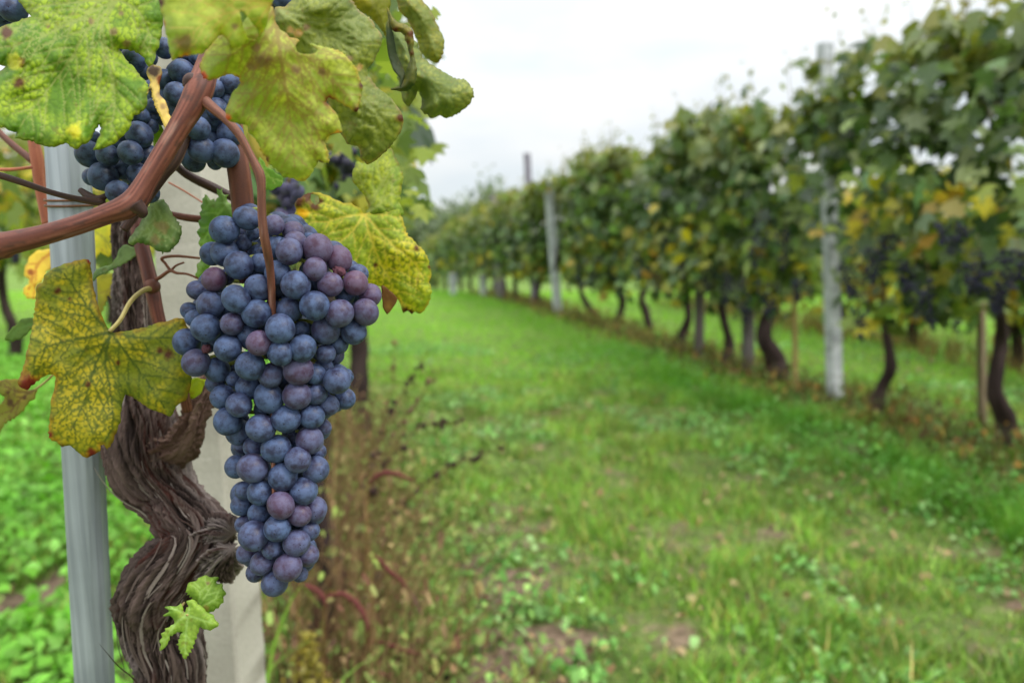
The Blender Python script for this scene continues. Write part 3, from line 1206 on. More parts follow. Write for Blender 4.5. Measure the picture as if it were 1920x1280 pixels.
def unit_sphere(nu=10, nv=7):
    V = [(0, 0, 1)]
    for j in range(1, nv):
        for i in range(nu):
            a, b2 = 2 * math.pi * i / nu, math.pi * j / nv
            V.append((math.sin(b2) * math.cos(a), math.sin(b2) * math.sin(a), math.cos(b2)))
    V.append((0, 0, -1))
    Fc = []
    for i in range(nu):
        Fc.append((0, 1 + i, 1 + (i + 1) % nu))
        l_ = 1 + (nv - 2) * nu
        Fc.append((l_ + (i + 1) % nu, l_ + i, len(V) - 1))
    for j in range(nv - 2):
        for i in range(nu):
            a, b2 = 1 + j * nu + i, 1 + j * nu + (i + 1) % nu
            Fc += [(a, a + nu, b2 + nu), (a, b2 + nu, b2)]
    return np.array(V, float), np.array(Fc)


SV, SF = unit_sphere()


def far_bunch(px, py, d, wpx, hpx, label, group, seed, tilt=0.0, rb=0.0078, colr=None):
    rng = np.random.default_rng(seed)
    c0 = P(px, py, d)
    w, h = wpx * d / F, hpx * d / F
    n = int(max(14, 0.75 * (w / rb / 2) ** 2 * (h / rb / 2)))
    n = min(n, 70)
    root = thing('grape_bunch', c0 + np.array([0, 0, h / 2]), label, 'grapes', group)
    mb = MB()
    for k in range(n):
        f = rng.random()
        rad = w / 2 * (1 - 0.75 * f ** 1.3) * math.sqrt(rng.random())
        a = rng.random() * 6.283
        p = c0 + np.array([rad * math.cos(a) + tilt * (f - .5) * h, rad * math.sin(a), h * (0.5 - f)])
        r = rb * (0.85 + 0.3 * rng.random())
        c = palette(np.array([lin(32, 30, 50), lin(46, 46, 72), lin(26, 24, 38)]) if colr is None else colr, 1, .1, rng)[0]
        mb.add(SV * r + p, SF, c)
    mb.build('berries', M_BERRY_FAR, root)['kind'] = 'stuff'
    ms = MB()
    ms.add(*tube(np.array([[*(c0 + [0, 0, h * .3]), .0018], [*(c0 + [0.004, 0, h * .6]), .0018], [*(c0 + [0.0, 0.02, h * .85]), .0018]]), 8, 5, col=lin(110, 95, 50)))
    ms.build('stalk', M_CANE, root)


GB = 'dark grape bunches hanging in the right row'
FB = [(1665, 470, 3.7, 50, 60, 'dark bunch high over the slim S-shaped trunk, left of a yellow leaf'), (1700, 520, 3.5, 40, 60, 'dark bunch midway between slim and rightmost trunks'),
      (1330, 520, 5.3, 34, 55, 'dark bunch over the shorter dark stake'), (1200, 505, 6.5, 30, 46, 'dark bunch over the pale-banded trunk'), (1470, 470, 4.4, 40, 70, 'dark bunch high over the fat swollen trunk'),
      (1870, 560, 2.9, 40, 60, 'dark bunch right beside the rightmost trunk'),
      (1612, 592, 3.75, 42, 95, 'dark bunch hanging low beside the tall white post', .15), (1595, 520, 3.8, 60, 60, 'dark bunch right of the white post, tucked under leaves'),
      (1640, 500, 3.6, 45, 70, 'dark bunch above the slim S-shaped trunk'), (1735, 570, 3.3, 55, 95, 'dusty blue bunch hanging between the slim and the rightmost trunks', .35),
      (1830, 512, 2.95, 80, 85, 'large black bunch above the thin brown stake'), (1903, 505, 2.8, 70, 70, 'black bunch above the rightmost trunk'),
      (1785, 448, 3.1, 75, 55, 'black bunch high among green leaves, above the large black one'),
      (1420, 450, 4.5, 60, 110, 'tall dark bunch between taller dark stake and fat trunk'), (1392, 565, 4.6, 48, 75, 'dark bunch left of the taller dark stake', .3),
      (1440, 560, 4.5, 50, 70, 'dark bunch against the fat swollen trunk'), (1360, 540, 5.0, 35, 60, 'dark bunch over the thin wavy trunk'),
      (1232, 525, 6.0, 34, 60, 'dark bunch left of the hooked trunk', .2), (1282, 500, 5.7, 26, 50, 'dark bunch over the hooked trunk'),
      (1160, 525, 7.0, 40, 55, 'dark bunch over the thin trunk right of the U shape'), (1112, 520, 7.6, 36, 70, 'dark bunch over the U-shaped trunk'),
      (1085, 515, 7.8, 20, 35, 'small dark bunch left of the U-shaped trunk'), (1252, 460, 6.0, 20, 32, 'small dark bunch high among leaves over the hooked trunk'),
      (1495, 545, 4.2, 26, 40, 'small blue bunch by the straw coloured cane stake'), (1795, 600, 4.9, 28, 40, 'small blue bunch behind the thin brown stake')]
for k, f in enumerate(FB):
    far_bunch(f[0], f[1], f[2] - 0.30, f[3], f[4], f[5], GB, 400 + k, f[6] if len(f) > 6 else 0.0)
GBL = 'blurred grape bunches behind the near vine'
far_bunch(540, 378, 0.62, 78, 90, 'soft blue bunch behind the main bunch, just left of the yellow leaf', GBL, 450, rb=0.0062, colr=np.array([lin(70, 66, 98), lin(92, 84, 116), lin(62, 60, 92)]))
far_bunch(640, 322, 0.85, 60, 70, 'dark bunch half hidden behind the lobed pale leaf, above the yellow leaf', GBL, 451, rb=0.007)
far_bunch(590, 420, 1.0, 50, 60, 'dark bunch deep in shade directly behind the yellow leaf', GBL, 452, rb=0.007)
far_bunch(28, 470, 2.2, 24, 50, 'tiny dark bunch far left under the thick cane', GBL, 453, rb=0.008)

# ------------------------------------------------------------------ dry weeds under the near row
def undergrowth():
    rng = np.random.default_rng(21)
    mb = MB()
    n = 1500
    y = 1.15 + 2.6 * rng.random(n) ** 1.4
    x = XL(y) + 0.02 + rng.normal(0.09, 0.17, n)
    keep = (x > XL(y) - 0.28) & (x < XL(y) + 0.50)
    x, y = x[keep], y[keep]
    n = len(x)
    z = gz(x, y)
    h = (0.18 + 0.36 * rng.random(n) ** 1.3) * np.exp(-((x - XL(y) - 0.03) / 0.34) ** 2) * (1.1 - .12 * (y - 1.2))
    dx, dy = rng.normal(0.05, 0.16, n) * h * 2, rng.normal(0, 0.14, n) * h * 2
    pal = np.array([lin(146, 116, 84), lin(118, 92, 68), lin(172, 144, 104), lin(136, 116, 76), lin(120, 78, 68), lin(138, 140, 76)])
    c = palette(pal, n, .3, rng)
    for k in range(n):
        q = np.linspace(0, 1, 5)
        pts = np.stack([x[k] + dx[k] * q ** 1.6, y[k] + dy[k] * q ** 1.6, z[k] - .01 + h[k] * q], 1)
        mb.add(*tube(np.column_stack([pts, (0.0019 - 0.0012 * q)]), 5, 3, col=c[k], cap=False))
    m = 4600
    i = rng.integers(0, n, m)
    f = rng.random(m) ** 0.8
    pos = np.stack([x[i] + dx[i] * f ** 1.6 + rng.normal(0, .022, m), y[i] + dy[i] * f ** 1.6 + rng.normal(0, .022, m), z[i] + h[i] * f + rng.normal(0, .01, m)], 1)
    pos[:, 2] = np.maximum(pos[:, 2], gz(pos[:, 0], pos[:, 1]) + .005)
    pal2 = np.array([lin(140, 112, 80), lin(116, 92, 68), lin(165, 140, 102), lin(126, 146, 72), lin(140, 168, 88), lin(92, 70, 58), lin(140, 122, 74), lin(122, 82, 68), lin(128, 150, 78)])
    mb.add(*leaflets(pos, 0.007 + 0.013 * rng.random(m), palette(pal2, m, .32, rng), rng, 0.9))
    # green ones near the ground
    m = 6000
    yy_ = 1.15 + 3.2 * rng.random(m)
    xx_ = XL(yy_) + rng.normal(0.15, 0.28, m)
    pos = np.stack([xx_, yy_, gz(xx_, yy_) + .01 + .09 * rng.random(m) ** 2], 1)
    mb.add(*leaflets(pos, 0.012 + 0.016 * rng.random(m), palette(np.array([lin(120, 160, 80), lin(140, 175, 95), lin(100, 135, 65), lin(150, 150, 90)]), m, .15, rng), rng, 0.6))
    o = mb.build('undergrowth', M_DRY)
    tag(o, 'tangle of dry brown weeds under the near vine row', None, None, 'stuff')
    # foot of the second right row
    n = 1500
    y = 3.0 + 8 * rng.random(n)
    x = 5.4 - .25 * y + rng.normal(0, .22, n)
    mb = MB()
    mb.add(*blades(np.stack([x, y, gz(x, y) - .01], 1), 0.12 + 0.25 * rng.random(n), 0.008 + .008 * rng.random(n), palette(np.array([lin(165, 140, 82), lin(140, 120, 70), lin(150, 150, 80), lin(120, 100, 66)]), n, .2, rng), 0.6, rng))
    o = mb.build('undergrowth', M_DRY)
    tag(o, 'tan dry weeds along the foot of the second right row', None, None, 'stuff')
    # foot of the right row
    mb = MB()
    n = 2600
    y = 2.4 + 12 * rng.random(n) ** 1.3
    x = XR(y) + rng.normal(0, 0.16, n)
    c = palette(np.array([lin(105, 110, 60), lin(120, 100, 62), lin(90, 105, 52), lin(140, 120, 75), lin(95, 80, 60)]), n, .15, rng)
    mb.add(*blades(np.stack([x, y, gz(x, y) - .01], 1), 0.08 + 0.18 * rng.random(n) ** 2, 0.006 + .006 * rng.random(n), c, 0.5, rng))
    m = 5000
    y = 2.4 + 12 * rng.random(m) ** 1.3
    x = XR(y) + rng.normal(0, 0.2, m)
    mb.add(*leaflets(np.stack([x, y, gz(x, y) + .01 + .12 * rng.random(m) ** 2], 1), 0.02 + 0.02 * rng.random(m),
                     palette(np.array([lin(110, 130, 65), lin(140, 110, 65), lin(95, 120, 60), lin(160, 125, 60), lin(95, 75, 60)]), m, .15, rng), rng, 0.7))
    o = mb.build('undergrowth', M_DRY)
    tag(o, 'low mixed weeds and fallen leaves along the foot of the right row', None, None, 'stuff')


undergrowth()


def dry_weed(rows, d, label, seed, beads=26, colr=lin(62, 46, 44), ground=True):
    """a dry seeding stalk traced from foot to tip; rows px,py"""
    rng = np.random.default_rng(seed)
    rows = np.asarray(rows, float)
    pts = PN(np.column_stack([rows, np.full(len(rows), d)]))
    foot = pts[0].copy()
    foot = np.array([foot[0] - 0.05, foot[1] + 0.02, float(gz(foot[0], foot[1]))])
    allp = np.vstack([foot, 0.45 * foot + 0.55 * pts[0] + [0, 0, -.02], pts])
    root = thing('dry_weed', foot, label, 'weed', 'dry seeding weeds under the near row')
    mb = MB()
    rad = np.linspace(0.0022, 0.0007, len(allp))
    mb.add(*tube(np.column_stack([allp, rad]), 40, 6, col=lin(112, 88, 62)))
    mb.build('stem', M_DRY, root)
    mb = MB()
    sp = spline(pts, 60)
    for k in range(beads):
        q = 0.25 + 0.75 * rng.random()
        cl = 0.5 + 0.5 * math.sin(q * 23 + seed)
        if rng.random() > cl + .25:
            continue
        p = sp[int(q * 59)] + rng.normal(0, 0.0042, 3)
        mb.add(SV * np.array([1, 1, 1.3]) * (0.0022 + 0.0030 * rng.random()) + p, SF, colr * (0.8 + .6 * rng.random()))
    mb.build('seed_head', M_DRY, root)['kind'] = 'stuff'


dry_weed([(640, 1000), (690, 880), (735, 770), (775, 700), (808, 650)], 1.30, 'tall dry seed stalk leaning up towards the grass, topmost of the weeds', 1, 40)
dry_weed([(650, 1010), (720, 880), (790, 800), (840, 793), (878, 790)], 1.30, 'dry stalk with dark clumped seeds pointing right at its tip', 2, 60)
dry_weed([(690, 1020), (780, 920), (860, 868), (910, 850), (948, 835)], 1.32, 'thin dry stalk reaching farthest out over the lane', 3, 36)
dry_weed([(640, 980), (710, 860), (760, 780), (795, 735), (815, 690)], 1.36, 'dry stalk with pale and dark seeds between the two upright ones', 4, 40, lin(110, 90, 70))
dry_weed([(600, 1060), (680, 900), (715, 800), (735, 720), (745, 640)], 1.5, 'thin upright brown stalk close to the grape bunch', 5, 25, lin(120, 96, 70))


def foxtail(rows, d, label, seed):
    rows = np.asarray(rows, float)
    pts = PN(np.column_stack([rows, np.full(len(rows), d)]))
    foot = np.array([pts[0][0] - .03, pts[0][1] + .03, float(gz(pts[0][0], pts[0][1]))])
    root = thing('foxtail_grass', foot, label, 'grass stalk', 'red foxtail grasses under the near row')
    mb = MB()
    mb.add(*tube(np.column_stack([np.vstack([foot, 0.5 * (foot + pts[0]), pts[0], pts[1]]), [.0012, .0011, .001, .0009]]), 20, 5, col=lin(140, 110, 60)))
    mb.build('stem', M_DRY, root)
    rng = np.random.default_rng(seed)
    mb = MB()
    n = len(pts)
    r = 0.0030 * np.sin(np.linspace(0.35, 2.9, n)) + 0.0008
    mb.add(*tube(np.column_stack([pts, r]), 50, 9, disp=lambda U, SS, D, RR, CC: RR * 1.3 * (RNG.random(len(U)) - 0.35), col=lin(112, 64, 60)))
    mb.build('seed_head', M_DRY, root)['kind'] = 'stuff'


foxtail([(690, 905), (705, 893), (725, 886), (748, 890), (770, 900)], 1.25, 'dark red foxtail arching over just right of the grape bunch', 1)
foxtail([(610, 1120), (640, 1112), (665, 1128), (682, 1152), (690, 1180)], 1.15, 'red foxtail drooping below the tip of the grape bunch', 2)
foxtail([(700, 1040), (718, 1055), (735, 1075), (750, 1085), (765, 1105)], 1.3, 'dark red foxtail drooping low among brown weeds', 3)
foxtail([(560, 1095), (580, 1100), (596, 1108), (606, 1120), (612, 1135)], 1.15, 'mauve foxtail right under the lowest berry', 4)
foxtail([(690, 1200), (720, 1205), (750, 1215), (772, 1222), (790, 1228)], 1.35, 'orange red foxtail lying near the bottom of the weeds', 5)


def seed_plant():
    rng = np.random.default_rng(33)
    d = 1.2
    b = P(590, 1290, d)
    foot = np.array([b[0], b[1], float(gz(b[0], b[1]))])
    root = thing('goosefoot', foot, 'yellow green seeding weed at the bottom edge beside the concrete post', 'weed')
    mb = MB()
    top = P(575, 1180, d)
    mb.add(*tube(np.array([[*foot, .003], [*(0.5 * foot + 0.5 * top), .0025], [*top, .001]]), 14, 6, col=lin(130, 140, 60)))
    mb.build('stem', M_DRY, root)
    mb = MB()
    for k in range(260):
        f = rng.random()
        p = P(577 + rng.normal(0, 6 + 14 * f), 1185 + 110 * f, d + rng.normal(0, .012))
        mb.add(SV * (0.0018 + .0022 * rng.random()) + p, SF, palette(np.array([lin(165, 150, 60), lin(140, 130, 50), lin(180, 170, 90), lin(110, 95, 40)]), 1, .1, rng)[0])
    mb.build('seed_head', M_DRY, root)['kind'] = 'stuff'
    # long grass blades by the concrete post
    mb = MB()
    for (a, b2, c2) in [((480, 1290), (505, 1215), (540, 1160)), ((470, 1290), (472, 1220), (462, 1150)), ((500, 1290), (520, 1240), (580, 1200)), ((455, 1290), (430, 1230), (415, 1215)),
                        ((500, 1290), (560, 1100), (600, 1140)), ((485, 1295), (492, 1230), (486, 1165)), ((640, 1290), (700, 1240), (725, 1200)), ((445, 1290), (448, 1240), (444, 1180))]:
        pts = PN([[*a, 1.05], [*b2, 1.05], [*c2, 1.05]])
        ft = pts[0].copy()
        ft[2] = float(gz(ft[0], ft[1]))
        q = spline(np.vstack([ft, pts]), 14)
        wd = np.array([0.0035, 0, 0])
        w = np.sin(np.linspace(0.6, 3.1, 14))[:, None]
        V = np.concatenate([q - wd * w, q + [0, 0.002, 0], q + wd * w])
        i = np.arange(13)
        Q = np.concatenate([np.stack([i, i + 14, i + 15, i + 1], 1), np.stack([i + 14, i + 28, i + 29, i + 15], 1)])
        mb.add(V, Q, palette(np.array([lin(140, 180, 70), lin(150, 190, 90)]), 1, .1, rng)[0])
    o = mb.build('grass_tuft', M_GRASS)
    tag(o, 'tuft of long bright grass blades against the foot of the concrete post', 'grass tuft')


seed_plant()

# ------------------------------------------------------------------ the near vine: trunk
HB = P(300, 1280, 0.40)
HERO = thing('grapevine', (HB[0], HB[1], 0.0), 'old gnarled grapevine in front with twisted peeling trunk and yellowing leaves', 'grapevine')
TD = 0.40


def bark_fields(U, SS):
    tw = U * 6.2832 + SS * 5.0
    cx, sx = np.cos(tw), np.sin(tw)
    warp = (fbm(np.stack([cx * 1.4, sx * 1.4, SS * 30], 1), 3) - 0.5) * 1.1
    cx2, sx2 = np.cos(tw + warp), np.sin(tw + warp)
    lobe = fbm(np.stack([cx * 1.2, sx * 1.2, SS * 26 + 8], 1), 3) - 0.5
    coarse = 1 - np.abs(2 * fbm(np.stack([cx2 * 4.0, sx2 * 4.0, SS * 17], 1), 3, 0.55) - 1)
    fib = 1 - np.abs(2 * fbm(np.stack([cx2 * 14, sx2 * 14, SS * 24 + 3], 1), 3, 0.6) - 1)
    fine = fbm(np.stack([cx2 * 34, sx2 * 34, SS * 70], 1), 2)
    return lobe, coarse, fib, fine, cx, sx


def plates(cx, sx, SS):
    q = fbm(np.stack([cx * 4.5, sx * 4.5, SS * 55 + 50], 1), 4, .6)
    return sstep(.44, .47, q) + sstep(.55, .58, q) - 1


def bark_disp(U, SS, D, RR, CC):
    lobe, coarse, fib, fine, cx, sx = bark_fields(U, SS)
    med = fbm(np.stack([cx * 2.6, sx * 2.6, SS * 75 + 70], 1), 3) - .5
    return RR * (0.46 * lobe + 0.24 * (coarse - .7) + 0.30 * med) + 0.0050 * (fib - .75) + .0034 * (fine - .5) + .0016 * plates(cx, sx, SS)


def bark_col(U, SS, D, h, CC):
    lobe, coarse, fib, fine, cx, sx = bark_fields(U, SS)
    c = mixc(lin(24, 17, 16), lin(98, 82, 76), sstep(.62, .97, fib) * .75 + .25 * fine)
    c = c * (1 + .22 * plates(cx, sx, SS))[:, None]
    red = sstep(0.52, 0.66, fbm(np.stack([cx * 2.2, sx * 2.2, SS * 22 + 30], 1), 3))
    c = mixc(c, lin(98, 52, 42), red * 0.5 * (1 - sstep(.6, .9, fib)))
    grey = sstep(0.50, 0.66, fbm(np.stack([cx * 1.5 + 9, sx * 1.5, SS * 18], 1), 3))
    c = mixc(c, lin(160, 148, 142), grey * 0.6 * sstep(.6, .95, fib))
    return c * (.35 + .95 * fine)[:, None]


TR = [(318, 1560, TD, 70), (318, 1400, TD, 68), (318, 1290, TD, 64), (318, 1232, TD, 66), (302, 1180, TD, 70), (300, 1128, TD - .004, 72), (318, 1082, TD - .008, 72),
      (356, 1035, TD - .010, 62), (370, 1000, TD - .008, 56), (350, 970, TD - .004, 50), (318, 928, TD, 48), (286, 885, TD, 58), (270, 838, TD, 60), (266, 792, TD + .004, 54),
      (262, 740, TD + .010, 36), (256, 680, TD + .014, 29), (250, 600, TD + .016, 26), (247, 500, TD + .018, 25), (246, 430, TD + .018, 24), (246, 380, TD + .02, 20)]
TR = [(a, b_, c_, r_ * .92) for a, b_, c_, r_ in TR]
pr = pxr(TR)
pr = np.vstack([[pr[0][0] + .004, pr[0][1], -0.05, pr[0][3] * 1.1], [pr[0][0] + .01, pr[0][1], 0.35, pr[0][3]], pr])
mb = MB()
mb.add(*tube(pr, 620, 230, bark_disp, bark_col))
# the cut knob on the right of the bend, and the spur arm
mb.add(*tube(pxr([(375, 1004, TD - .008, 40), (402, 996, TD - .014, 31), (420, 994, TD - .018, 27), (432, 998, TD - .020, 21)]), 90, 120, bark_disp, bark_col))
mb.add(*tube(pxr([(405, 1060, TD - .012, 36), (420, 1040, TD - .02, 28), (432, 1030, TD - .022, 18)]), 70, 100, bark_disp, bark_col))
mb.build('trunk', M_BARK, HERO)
mb = MB()
mb.add(*tube(pxr([(300, 845, TD, 44), (330, 838, TD - .004, 34), (352, 812, TD - .006, 25), (368, 775, TD - .004, 20), (385, 740, TD, 18), (400, 700, TD + .006, 15)]), 130, 60, bark_disp,
             lambda U, SS, D, h, CC: mixc(lin(70, 48, 40), lin(128, 104, 92), fbm(np.stack([U * 8, SS * 50], 1), 3))))
mb.build('spur_arm', M_BARK, HERO)


def bark_strips():
    rng = np.random.default_rng(77)
    mb = MB()
    sp = spline(pr, 400)
    c, r = sp[:, :3], sp[:, 3]
    t = np.gradient(c, axis=0)
    t /= np.linalg.norm(t, axis=1)[:, None]
    for k in range(520):
        i0 = rng.integers(150, 360)
        L = rng.integers(8, 34)
        idx = np.arange(i0, min(i0 + L, 396))
        a0 = rng.random() * 6.283
        n = len(idx)
        lift = np.linspace(0, 1, n) ** 2.5 * rng.random() ** 3 * (0.012 if rng.random() < .4 else 0.003)
        if rng.random() < .5:
            lift = lift[::-1]
        A = np.cross(t[idx], [0.1, 1, 0.05])
        A /= np.linalg.norm(A, axis=1)[:, None]
        B = np.cross(t[idx], A)
        an = a0 + np.linspace(0, rng.normal(0, .35), n)
        wd = (0.0004 + 0.0009 * rng.random() ** 2) * np.sin(np.linspace(.4, 2.9, n))
        rr = r[idx] * (0.99 + .05 * rng.random()) + lift
        out = A * np.cos(an)[:, None] + B * np.sin(an)[:, None]
        side = np.cross(out, t[idx])
        q = c[idx] + out * rr[:, None]
        V = np.concatenate([q - side * wd[:, None], q + out * (wd * .5)[:, None], q + side * wd[:, None]])
        i = np.arange(n - 1)
        Q = np.concatenate([np.stack([i, i + n, i + n + 1, i + 1], 1), np.stack([i + n, i + 2 * n, i + 2 * n + 1, i + n + 1], 1)])
        col = palette(np.array([lin(74, 58, 52), lin(100, 86, 80), lin(52, 36, 32), lin(150, 138, 130)]), 1, .12, rng)[0]
        mb.add(V, Q, col)
    o = mb.build('bark_strips', M_BARK, HERO)
    o['kind'] = 'stuff'


bark_strips()


# ------------------------------------------------------------------ canes, shoots, tendrils
def cane_cols(a, b, spots=0.25, freq=1.0):
    def f(U, SS, D, h, CC):
        st = fbm(np.stack([np.cos(U * 6.283) * 6, np.sin(U * 6.283) * 6, SS * 30 * freq], 1), 3)
        c = mixc(a, b, sstep(0.3, 0.7, st))
        sp = sstep(0.60, 0.72, fbm(np.stack([np.cos(U * 6.283) * 3, np.sin(U * 6.283) * 3, SS * 220], 1) + 5, 3))
        c = mixc(c, lin(70, 46, 40), sp * spots)
        wh = sstep(0.6, 0.75, fbm(np.stack([np.cos(U * 6.283) * 1.5, np.sin(U * 6.283) * 1.5, SS * 60], 1) + 25, 3))
        return mixc(c, lin(176, 140, 124), wh * 0.35)
    return f


def cane_disp(U, SS, D, RR, CC):
    return RR * (0.10 * (fbm(np.stack([np.cos(U * 6.283) * 2, np.sin(U * 6.283) * 2, SS * 60], 1), 3) - .5) + 0.02 * (vnoise(np.stack([U * 30, SS * 30], 1)) - .5))


RED = cane_cols(lin(88, 46, 36), lin(134, 80, 64), .7)
BRN = cane_cols(lin(92, 52, 38), lin(130, 78, 58))
DRK = cane_cols(lin(58, 38, 34), lin(88, 60, 50))
ORG = cane_cols(lin(150, 82, 54), lin(182, 112, 78))


def cane_scale(rows, k):
    return [(a, b_, c_, r_ * k) for a, b_, c_, r_ in rows]


def cane(rows, cf, name='cane', n=70, seg=26, label=None, parent=HERO):
    mb = MB()
    mb.add(*tube(pxr(rows), n, seg, cane_disp, cf))
    o = mb.build(name, M_CANE, parent)
    if label:
        o['label'] = label
    return o


# the thick reddish cane across the upper left
cane(cane_scale([(-60, 482, .268, 27), (-12, 466, .268, 27), (4, 460, .268, 30), (20, 455, .268, 26), (80, 441, .27, 23), (150, 420, .272, 22), (205, 400, .274, 23), (238, 388, .275, 27), (256, 372, .276, 26),
      (275, 340, .277, 22), (305, 290, .279, 22), (335, 240, .281, 23), (360, 198, .283, 27), (374, 168, .285, 30), (384, 140, .288, 26), (396, 100, .292, 22)], .84), RED, label='thick red brown cane across the upper left', n=150, seg=40)
cane([(372, 150, .284, 10), (358, 152, .283, 14), (350, 165, .2825, 8)], DRK, 'bud', 20, 14)
cane([(255, 385, .274, 17), (268, 398, .275, 9), (264, 405, .276, 6)], DRK, 'cane_stub', 20, 16)
# the second cane going down behind the bunch
cane(cane_scale([(432, 210, .335, 22), (438, 260, .335, 23), (446, 310, .335, 24), (453, 360, .336, 24), (458, 420, .338, 23), (462, 500, .345, 22)], .86), BRN, label='brown upright cane behind the main bunch')
# branch in the shade under the thick cane
cane([(232, 430, .31, 8), (275, 372, .312, 9), (305, 330, .312, 10), (330, 300, .312, 10), (350, 250, .314, 10)], DRK)
cane([(318, 300, .36, 7), (352, 328, .365, 8), (400, 352, .37, 9), (440, 372, .375, 8)], DRK)
# reddish shoot left of the trunk going down behind the leaf
cane([(252, 400, .37, 12), (268, 470, .365, 13), (284, 535, .362, 13), (298, 600, .362, 12), (318, 660, .365, 11), (340, 720, .37, 10), (352, 770, .375, 9)], RED, label='thin reddish shoot in front of the upper trunk')
cane([(282, 532, .361, 12), (285, 538, .360, 15), (288, 545, .361, 12)], BRN, 'node', 12, 18)
# red cane and twigs left, behind the thick one
cane([(62, 262, .40, 9), (70, 300, .40, 11), (76, 350, .40, 10), (90, 420, .40, 10)], ORG)
cane([(-20, 230, .41, 5), (20, 268, .405, 6), (62, 302, .40, 7)], BRN)
cane([(-20, 318, .38, 3.5), (20, 318, .385, 3.2), (60, 314, .39, 3)], ORG, 'twig', 30, 10)
cane([(-30, 322, .30, 6), (0, 329, .302, 6.5), (50, 345, .306, 6), (100, 362, .31, 5.5), (150, 374, .315, 6), (196, 380, .32, 8)], DRK, 'twig', 50, 14)
cane([(150, 356, .32, 5), (172, 372, .32, 9), (185, 374, .32, 8), (200, 366, .32, 4)], DRK, 'twig', 24, 12)
cane([(316, 342, .40, 1.6), (345, 358, .40, 1.6), (380, 380, .40, 1.4)], ORG, 'tendril', 24, 8)
cane([(320, 402, .37, 6), (350, 408, .37, 7), (386, 412, .37, 7)], BRN, 'twig', 24, 12)
# forked tendril between trunk and bunch
TND = cane_cols(lin(120, 72, 50), lin(150, 96, 66))
cane([(284, 528, .362, 3.6), (300, 520, .36, 3.4), (318, 508, .358, 3.2), (332, 512, .357, 2.6), (352, 514, .356, 2.2), (376, 524, .356, 2)], TND, 'tendril', 40, 8)
cane([(320, 508, .358, 3), (310, 494, .358, 2.6), (304, 484, .357, 3), (330, 480, .357, 2.8), (374, 484, .356, 2.2)], TND, 'tendril', 40, 8)
cane([(320, 508, .358, 2.4), (330, 498, .358, 2), (345, 492, .358, 1.8)], TND, 'tendril', 20, 8)


# ------------------------------------------------------------------ leaves traced in the photograph
def zc(pts, ox, oy, s):
    return [(ox + x / s, oy + y / s) for x, y in pts]


def inside(pts, poly):
    x, y = pts[:, 0], pts[:, 1]
    r = np.zeros(len(pts), bool)
    n = len(poly)
    for i in range(n):
        x1, y1 = poly[i]
        x2, y2 = poly[(i + 1) % n]
        c = ((y1 > y) != (y2 > y))
        xi = (x2 - x1) * (y - y1) / ((y2 - y1) if y2 != y1 else 1e-9) + x1
        r ^= c & (x < xi)
    return r


def segdist(pts, a, b):
    ab = b - a
    t = np.clip(((pts - a) @ ab) / (ab @ ab + 1e-12), 0, 1)
    return np.linalg.norm(pts - (a + t[:, None] * ab), axis=1), t


def polydist(pts, poly, closed=True):
    d = np.full(len(pts), 1e9)
    n = len(poly)
    for i in range(n if closed else n - 1):
        dd, _ = segdist(pts, poly[i], poly[(i + 1) % n])
        d = np.minimum(d, dd)
    return d


def smooth_outline(o, step, teeth, rng):
    o = np.asarray(o, float)
    n = len(o)
    out = []
    for i in range(n):
        p0, p1, p2, p3 = o[i - 1], o[i], o[(i + 1) % n], o[(i + 2) % n]
        L = np.linalg.norm(p2 - p1)
        m = max(1, int(L / step))
        ten = 0.28
        for k in range(m):
            t = k / m
            m1, m2 = (p2 - p0) * ten, (p3 - p1) * ten
            lim = L * 0.8
            m1 *= min(1, lim / (np.linalg.norm(m1) + 1e-9))
            m2 *= min(1, lim / (np.linalg.norm(m2) + 1e-9))
            out.append((2 * t ** 3 - 3 * t ** 2 + 1) * p1 + (t ** 3 - 2 * t ** 2 + t) * m1 + (-2 * t ** 3 + 3 * t ** 2) * p2 + (t ** 3 - t ** 2) * m2)
    out = np.array(out)
    if teeth:
        tg = np.roll(out, -1, 0) - np.roll(out, 1, 0)
        tg /= np.linalg.norm(tg, axis=1)[:, None] + 1e-9
        nr = np.stack([tg[:, 1], -tg[:, 0]], 1)
        area = np.sum(out[:, 0] * np.roll(out[:, 1], -1) - np.roll(out[:, 0], -1) * out[:, 1])
        nr *= np.sign(area) if area else 1
        s = np.concatenate([[0], np.cumsum(np.linalg.norm(np.diff(out, axis=0), axis=1))])
        ph = s / (15 + 5 * np.sin(s / 60))
        saw = (ph % 1)
        saw = np.where(saw < 0.65, saw / 0.65, (1 - saw) / 0.35)
        amp = teeth * (0.5 + vnoise(np.stack([s / 22, s * 0], 1)))
        out = out + nr * ((saw - 0.5) * amp)[:, None]
    return out


